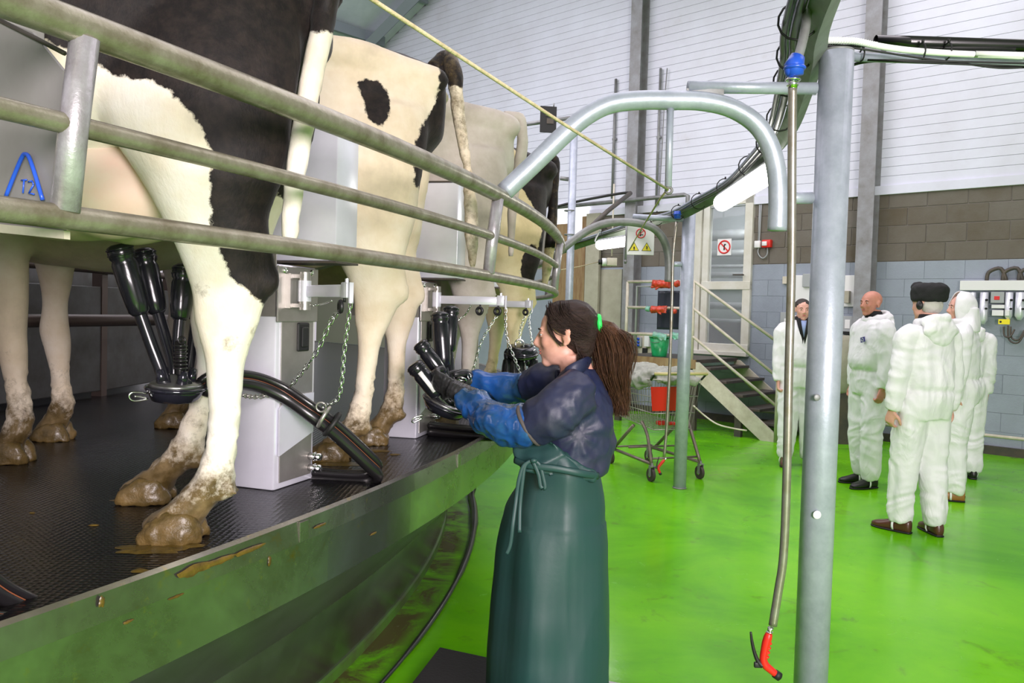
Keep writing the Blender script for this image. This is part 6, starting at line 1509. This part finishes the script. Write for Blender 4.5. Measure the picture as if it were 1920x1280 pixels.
# blue over-sleeves
def sf(p): return noise.noise(Vector((p.x * 13, p.y * 9, p.z * 10))) * .020 + abs(noise.noise(p * 21 + Vector((3, 1, 2)))) * -.014
mb = MB(); mb.tube([wl(998, 793, 2.63), wl(980, 796, 2.64), wl(945, 794, 2.67), wl(915, 780, 2.73), wl(888, 757, 2.79), wl(868, 741, 2.83)], [.062, .074, .074, .064, .056, .042], 24, smooth=4)
fuse('left_sleeve', mb, .007, 2, 'bluesl', mk, sf)
mb = MB(); mb.tube([wl(992, 726, 3.03), wl(970, 731, 3.06), wl(935, 727, 3.09), wl(905, 719, 3.11), wl(884, 712, 3.12)], [.055, .062, .060, .050, .038], 22, smooth=4)
fuse('right_sleeve', mb, .008, 2, 'bluesl', mk, lambda p: sf(p + Vector((5, 5, 5))))
# gloves (each a full hand gripping a cup)
mb = MB(); nL = (Vector((-.15, .75, .45))); hand_shapes(mb, WL + DL * .03, DL, nL, 1, 1.0, (.55, .75, .5), .05, .55, .003)
mb.tube([WL - DL * .05, WL, WL + DL * .05], [.040, .037, .036], 16, smooth=3)
fuse('left_glove', mb, .0045, 2, 'glove', mk, lambda p: math.sin((p - WL).dot(DL) * 420) * .0011 * (1 if (p - WL).dot(DL) < .09 else 0) + noise.noise(p * 60) * .0015, factor=.4)
mb = MB(); hand_shapes(mb, WR, DR, Vector((-.2, -.6, -.6)), 1, .97, (.5, .7, .5), .05, .5, .003); mb.tube([WR - DR * .05, WR, WR + DR * .04], [.040, .037, .036], 16, smooth=3)
fuse('right_glove', mb, .0045, 2, 'glove', mk, lambda p: noise.noise(p * 60) * .0015, factor=.4)
# apron
def af(p):
    return noise.noise(Vector((p.x * 9, p.y * 7, p.z * 1.3))) * .022 + (1 - abs(noise.noise(Vector((p.x * 6 + 3, p.y * 6, p.z * .9)))) * 5) * .004 + noise.noise(Vector((p.x * 5, p.y * 5, p.z * 9))) * (.010 if p.z > .75 else .003)
mb = MB()
ap = [(1032, 838, 2.74, .080, .15), (1048, 868, 2.77, .118, .178), (1051, 900, 2.78, .140, .19), (1046, 950, 2.78, .168, .20), (1041, 1010, 2.78, .192, .21), (1037, 1080, 2.78, .206, .215), (1033, 1170, 2.78, .219, .22), (1028, 1270, 2.78, .225, .225), (1026, 1330, 2.78, .226, .225)]
loft(mb, [(wl(u, v, D), X, a, Y_, b) for u, v, D, a, b in ap], 40, 2.15)
apr = fuse('apron', mb, .0085, 3, 'apron', mk, af)
mb = MB(); mb.prism([wl(962, 838, 2.66), wl(975, 800, 2.70), wl(1012, 812, 2.60), wl(1060, 850, 2.585), wl(1118, 886, 2.62), wl(1116, 905, 2.62), wl(1040, 895, 2.575), wl(985, 885, 2.585), wl(966, 870, 2.62)], Vector((0, .03, 0)))
fuse('apron_top', mb, .007, 4, 'apron', mk, lambda p: noise.noise(p * 18) * .010)
mb = MB(); pts_ = [wl(u, v, D) for u, v, D in ((965, 862, 2.63), (990, 872, 2.58), (1040, 878, 2.56), (1090, 887, 2.57), (1122, 892, 2.64))]
mb.tube(pts_, .005, 8, smooth=4, ry=.012, up=(0, 0, 1)); mb.obj('waistband', 'apron', mk)
for nm, q in (('apron_tie', ((1000, 862), (982, 873), (973, 900), (968, 935), (962, 980), (957, 1020), (950, 1038))), ('apron_tie', ((1000, 862), (985, 872), (980, 900), (975, 950), (974, 998))), ('apron_bow', ((1000, 862), (1012, 872), (1018, 892), (1022, 914), (1014, 912), (1010, 890), (1000, 866)))):
    mb = MB(); mb.tube([wl(u, v, 2.565 if v < 960 else 2.545) for u, v in q], .0025, 8, smooth=5, ry=.0065, up=(1, 0, 0)); mb.obj(nm, 'apron', mk)
mb = MB(); mb.ell(wl(1001, 863, 2.56), (.012, .01, .009)); mb.obj('apron_knot', 'apron', mk)
# boots
for s, y in ((-1, 2.68), (1, 2.9)):
    bx = wl(1045, 1000, y)
    mb = MB(); F_ = Vector((-1, .1, 0)).normalized(); R_ = Vector((.1, 1, 0)).normalized()
    a = Vector((bx.x, bx.y, 0))
    loft(mb, [(a + Z * .36, F_, .062, R_, .058), (a + Z * .22, F_, .058, R_, .052), (a + Z * .12, F_, .060, R_, .048), (a + F_ * .01 + Z * .06, F_, .085, R_, .045)], 18)
    loft(mb, [(a - F_ * .07 + Z * .045, R_, .03, Z, .045), (a + F_ * .02 + Z * .05, R_, .045, Z, .05), (a + F_ * .12 + Z * .038, R_, .05, Z, .036), (a + F_ * .19 + Z * .03, R_, .03, Z, .024)], 18)
    fuse('boot', mb, .009, 3, 'blackmat', mk)

# ================================================================== TROLLEY, GLOVES ON THE RAIL, BUCKET
c0, c1, c2_, c3_ = Vector((1.30, 7.28, 0)), Vector((1.76, 7.45, 0)), Vector((1.50, 8.28, 0)), Vector((1.03, 8.12, 0))
ctr = (c0 + c1 + c2_ + c3_) / 4
xa = (c1 - c0).normalized(); ya = Vector((-xa.y, xa.x, 0)); ang = math.atan2(xa.y, xa.x)
tr = root('shopping_trolley', 'wire shopping trolley with a red panel standing behind the second pole', 'trolley', ctr, ang)
hw_, hl = .26, .44      # half width along x, half length along y; handle end is at -y? handle faces the camera's left
def bar(name, pts, r, mat, parent=tr, seg=8, sm=0): 
    mb = MB(); mb.tube([Vector(p) for p in pts], r, seg, smooth=sm); return mb.obj(name, mat, parent)
for x in (-1, 1):
    bar('base_bar', [(x * hw_, -hl, .16), (x * (hw_ - .04), hl, .16)], .016, 'trolleyframe')
    bar('upright', [(x * hw_, -hl, .16), (x * (hw_ - .02), -hl + .12, .40), (x * (hw_ - .01), -hl + .22, .52)], .016, 'trolleyframe', sm=3)
    bar('upright', [(x * (hw_ - .02), hl - .08, .16), (x * (hw_ - .02), -.05, .46)], .016, 'trolleyframe')
bar('cross_bar', [(-hw_, -hl + .05, .20), (hw_, -hl + .05, .20)], .010, 'trolleyframe'); bar('cross_bar', [(-hw_ + .03, hl - .05, .18), (hw_ - .03, hl - .05, .18)], .010, 'trolleyframe'); bar('cross_bar', [(-hw_, .0, .24), (hw_, .0, .24)], .009, 'trolleyframe')
for (x, y) in ((-hw_, -hl), (hw_, -hl), (-hw_ + .04, hl), (hw_ - .04, hl)):
    mb = MB(); mb.cyl((x - .014, y, .062), (x + .014, y, .062), .062, 20); wh = mb.obj('wheel', 'wheel', tr, True, 30)
    mb = MB(); mb.cyl((x - .017, y, .062), (x + .017, y, .062), .022, 12); mb.obj('hub', 'chrome', wh, True, 30)
    mb = MB(); 
    for q in (-1, 1): mb.box((x + q * .021, y - .01, .095), (.004, .035, .09))
    mb.box((x, y - .012, .142), (.05, .045, .006)); mb.cyl((x, y - .012, .14), (x, y - .012, .17), .012, 10); mb.obj('castor_fork', 'galv_dull', tr, False)
# basket of wires (tapered)
B0 = [(-.20, -.36, .46), (.20, -.36, .46), (.17, .40, .50), (-.17, .40, .50)]
T0 = [(-.27, -.40, .93), (.27, -.40, .93), (.24, .50, .89), (-.24, .50, .89)]
B0 = [Vector(p) for p in B0]; T0 = [Vector(p) for p in T0]
mb = MB()
for i in range(4):
    a, b, c, d = B0[i], B0[(i + 1) % 4], T0[i], T0[(i + 1) % 4]
    n_ = 16 if i % 2 else 10
    for k in range(n_ + 1): mb.tube([a.lerp(b, k / n_), c.lerp(d, k / n_)], .0026, 4, caps=False)
wv = mb.obj('basket_wires', 'wire', tr); wv['kind'] = 'stuff'
mb = MB()
for k in range(11): mb.tube([B0[0].lerp(B0[1], k / 10), B0[3].lerp(B0[2], k / 10)], .0026, 4, caps=False)
for k in range(11): mb.tube([B0[0].lerp(B0[3], k / 10), B0[1].lerp(B0[2], k / 10)], .0026, 4, caps=False)
wv = mb.obj('basket_floor_wires', 'wire', tr); wv['kind'] = 'stuff'
for t in (0, .33, .66, 1.0):
    L = [B0[i].lerp(T0[i], t) for i in range(4)]; bar('basket_hoop', L + [L[0]], .0045 if t < 1 else .007, 'wire')
bar('handle', [T0[0] + Vector((-.01, -.08, .06)), T0[1] + Vector((.01, -.08, .06))], .014, pbr('dull_yellow_handle', (.55, .48, .2), .4))
for x in (0, 1): bar('handle_bracket', [T0[x], T0[x] + Vector((0, -.08, .06))], .010, 'blackmat')
mb = MB(); p = [B0[0].lerp(B0[1], f_).lerp(T0[0].lerp(T0[1], f_), t_) + Vector((0, -.008, 0)) for f_, t_ in ((-.02, .38), (.62, .38), (.62, .86), (-.02, .86))]
mb.prism(p, (0, .004, 0)); mb.obj('red_panel', 'redpl', tr, False)
mb = MB(); mb.box((-.02, -.2, .50), (.10, .07, .04), bev=.01); mb.obj('red_clip', 'redpl', tr); mb = MB(); mb.box((.09, -.18, .49), (.09, .06, .03), bev=.01); mb.obj('red_clip', 'redpl', tr)
# tarpaulin heap on the trolley
tp = root('folded_tarpaulin', 'crumpled grey-green plastic sheet heaped on top of the trolley', 'sheet', ctr + Vector((0, 0, .90)), ang)
mb = MB()
for (x, y, z, a, b, c) in ((-.05, -.15, .07, .25, .28, .07), (.05, .2, .06, .24, .30, .06), (-.12, .05, .10, .18, .22, .06), (.12, -.18, .07, .2, .2, .06), (.24, .1, .0, .08, .3, .07), (-.25, -.1, .0, .07, .28, .08), (.05, -.38, .02, .26, .08, .05), (.32, .3, -.02, .12, .12, .04)):
    mb.ell((x, y, z), (a, b, c))
fuse('sheet', mb, .014, 2, 'greycloth', tp, lambda p: noise.noise(p * 14) * .030 + abs(noise.noise(p * 26)) * -.022)
# gloves, aprons, bucket on the landing rail
def glove_thing(label, u0, v0, u1, v1, of, mat, r=.035, fingers=True):
    o = root('rubber_glove', label, 'glove', W0, WANG); a, b = onw(u0, v0, of), onw(u1, v1, of); d = (b - a)
    mb = MB(); mb.tube([a, a + d * .3, a + d * .65, b], [r * 1.05, r * .9, r, r * .75], 14, smooth=3)
    if fingers:
        for k in range(4): mb.tube([a + d * .6 + Vector((0, 0, r * (.6 - .4 * k))), b + d * .12 + Vector((0, .01 * k, r * (.8 - .55 * k)))], [r * .3, r * .22], 8)
        mb.tube([a + d * .45 + Vector((0, .02, -r * .4)), a + d * .8 + Vector((0, .04, -r * 1.3))], [r * .3, r * .22], 8)
    fuse('glove', mb, .008, 2, mat, o, lambda p: noise.noise(p * 30) * .006); return o
RO = 1.36
glove_thing('red rubber glove pulled over the top landing rail', 1256, 533, 1226, 532, RO, 'redglove', .058)
glove_thing('red cuff of a glove on the top rail next to the second pole', 1274, 530, 1265, 534, RO, 'redglove', .045, False)
glove_thing('brown-red rubber glove on the middle landing rail', 1222, 580, 1248, 580, RO, 'redglove', .052)
glove_thing('small red glove finger hanging on the middle rail near the second pole', 1258, 583, 1268, 584, RO, 'redglove', .036, False)
glove_thing('pale green glove cuff at the left end of the middle landing rail', 1220, 579, 1211, 579, RO, 'greenglove', .040, False)
glove_thing('pale green glove on the lowest landing rail over the bucket', 1226, 627, 1248, 632, RO, 'greenglove', .045)
glove_thing('pale green glove on the lowest landing rail beside the second pole', 1258, 628, 1272, 630, RO, 'greenglove', .045)
for lb, u0, u1, v0, v1 in (('dark rubber apron hanging behind the red gloves, left one', 1234, 1256, 545, 618), ('dark rubber apron hanging beside the second pole', 1262, 1286, 545, 618)):
    o = root('hanging_apron', lb, 'apron', W0, WANG); a, b = onw(u0, v0, 1.18), onw(u1, v1, 1.18)
    mb = MB(); n_ = 14; vs = []; fs = []
    for i in range(n_ + 1):
        for j in range(n_ + 1):
            x = a.x + (b.x - a.x) * i / n_; z = a.z + (b.z - a.z) * j / n_
            vs.append((x, 1.18 + .006 * math.sin(i * .7 + j * .2), z))
    for i in range(n_):
        for j in range(n_): q = i * (n_ + 1) + j; fs.append((q, q + 1, q + n_ + 2, q + n_ + 1))
    mb.add(vs, fs); ob = mb.obj('sheet', pbr('dark_rubber_sheet', (.025, .03, .045), .4), o); md = ob.modifiers.new('t', 'SOLIDIFY'); md.thickness = .008
o = root('bucket', 'green plastic bucket standing on the landing left of the second pole', 'bucket', W0, WANG)
a = onw(1236, 668, 1.05); bz = 0.95
mb = MB(); mb.tube([(a.x, 1.05, bz), (a.x, 1.05, bz + .02), (a.x, 1.05, bz + .27)], [.10, .105, .145], 24, caps=True); mb.torus((a.x, 1.05, bz + .27), .147, .007, seg=26, sub=6); mb.obj('pail', 'bucket', o)
mb = MB(); mb.tube([(a.x - .147, 1.05, bz + .26), (a.x - .05, 1.18, bz + .20), (a.x + .05, 1.18, bz + .20), (a.x + .147, 1.05, bz + .26)], .004, 6, smooth=5); mb.obj('bail_handle', 'galv_dull', o)
o = root('wall_controls', 'cream switch box with blue buttons on the wall beside the landing', 'control box', W0, WANG)
for nm, u0, v0, u1, v1, of, mt in (('backplate', 1187, 622, 1222, 668, .06, 'cream'), ('button_strip', 1193, 632, 1202, 650, .09, 'greypl'), ('cover', 1208, 628, 1216, 650, .12, 'whitepl'), ('recess', 1204, 652, 1212, 684, .08, 'black')):
    a, b = onw(u0, v0, of), onw(u1, v1, of); mb = MB(); wbox(mb, a.x, b.x, 0.0, of, b.z, a.z, .004); mb.obj(nm, mt, o, False)
for v in (635, 641, 647):
    q = onw(1197, v, .095); mb = MB(); mb.cyl((q.x, .09, q.z), (q.x, .11, q.z), .02, 10); mb.obj('button', 'bluepl', o)
o = root('floor_cable', 'pale hose drooping under the landing behind the second pole', 'hose', (0, 0, 0))
mb = MB(); mb.tube([at(1300, 760, 9.6), at(1320, 778, 9.6), at(1345, 795, 9.5), at(1375, 803, 9.5), at(1400, 807, 9.5)], .010, 8, smooth=4); mb.obj('hose', 'cream', o)
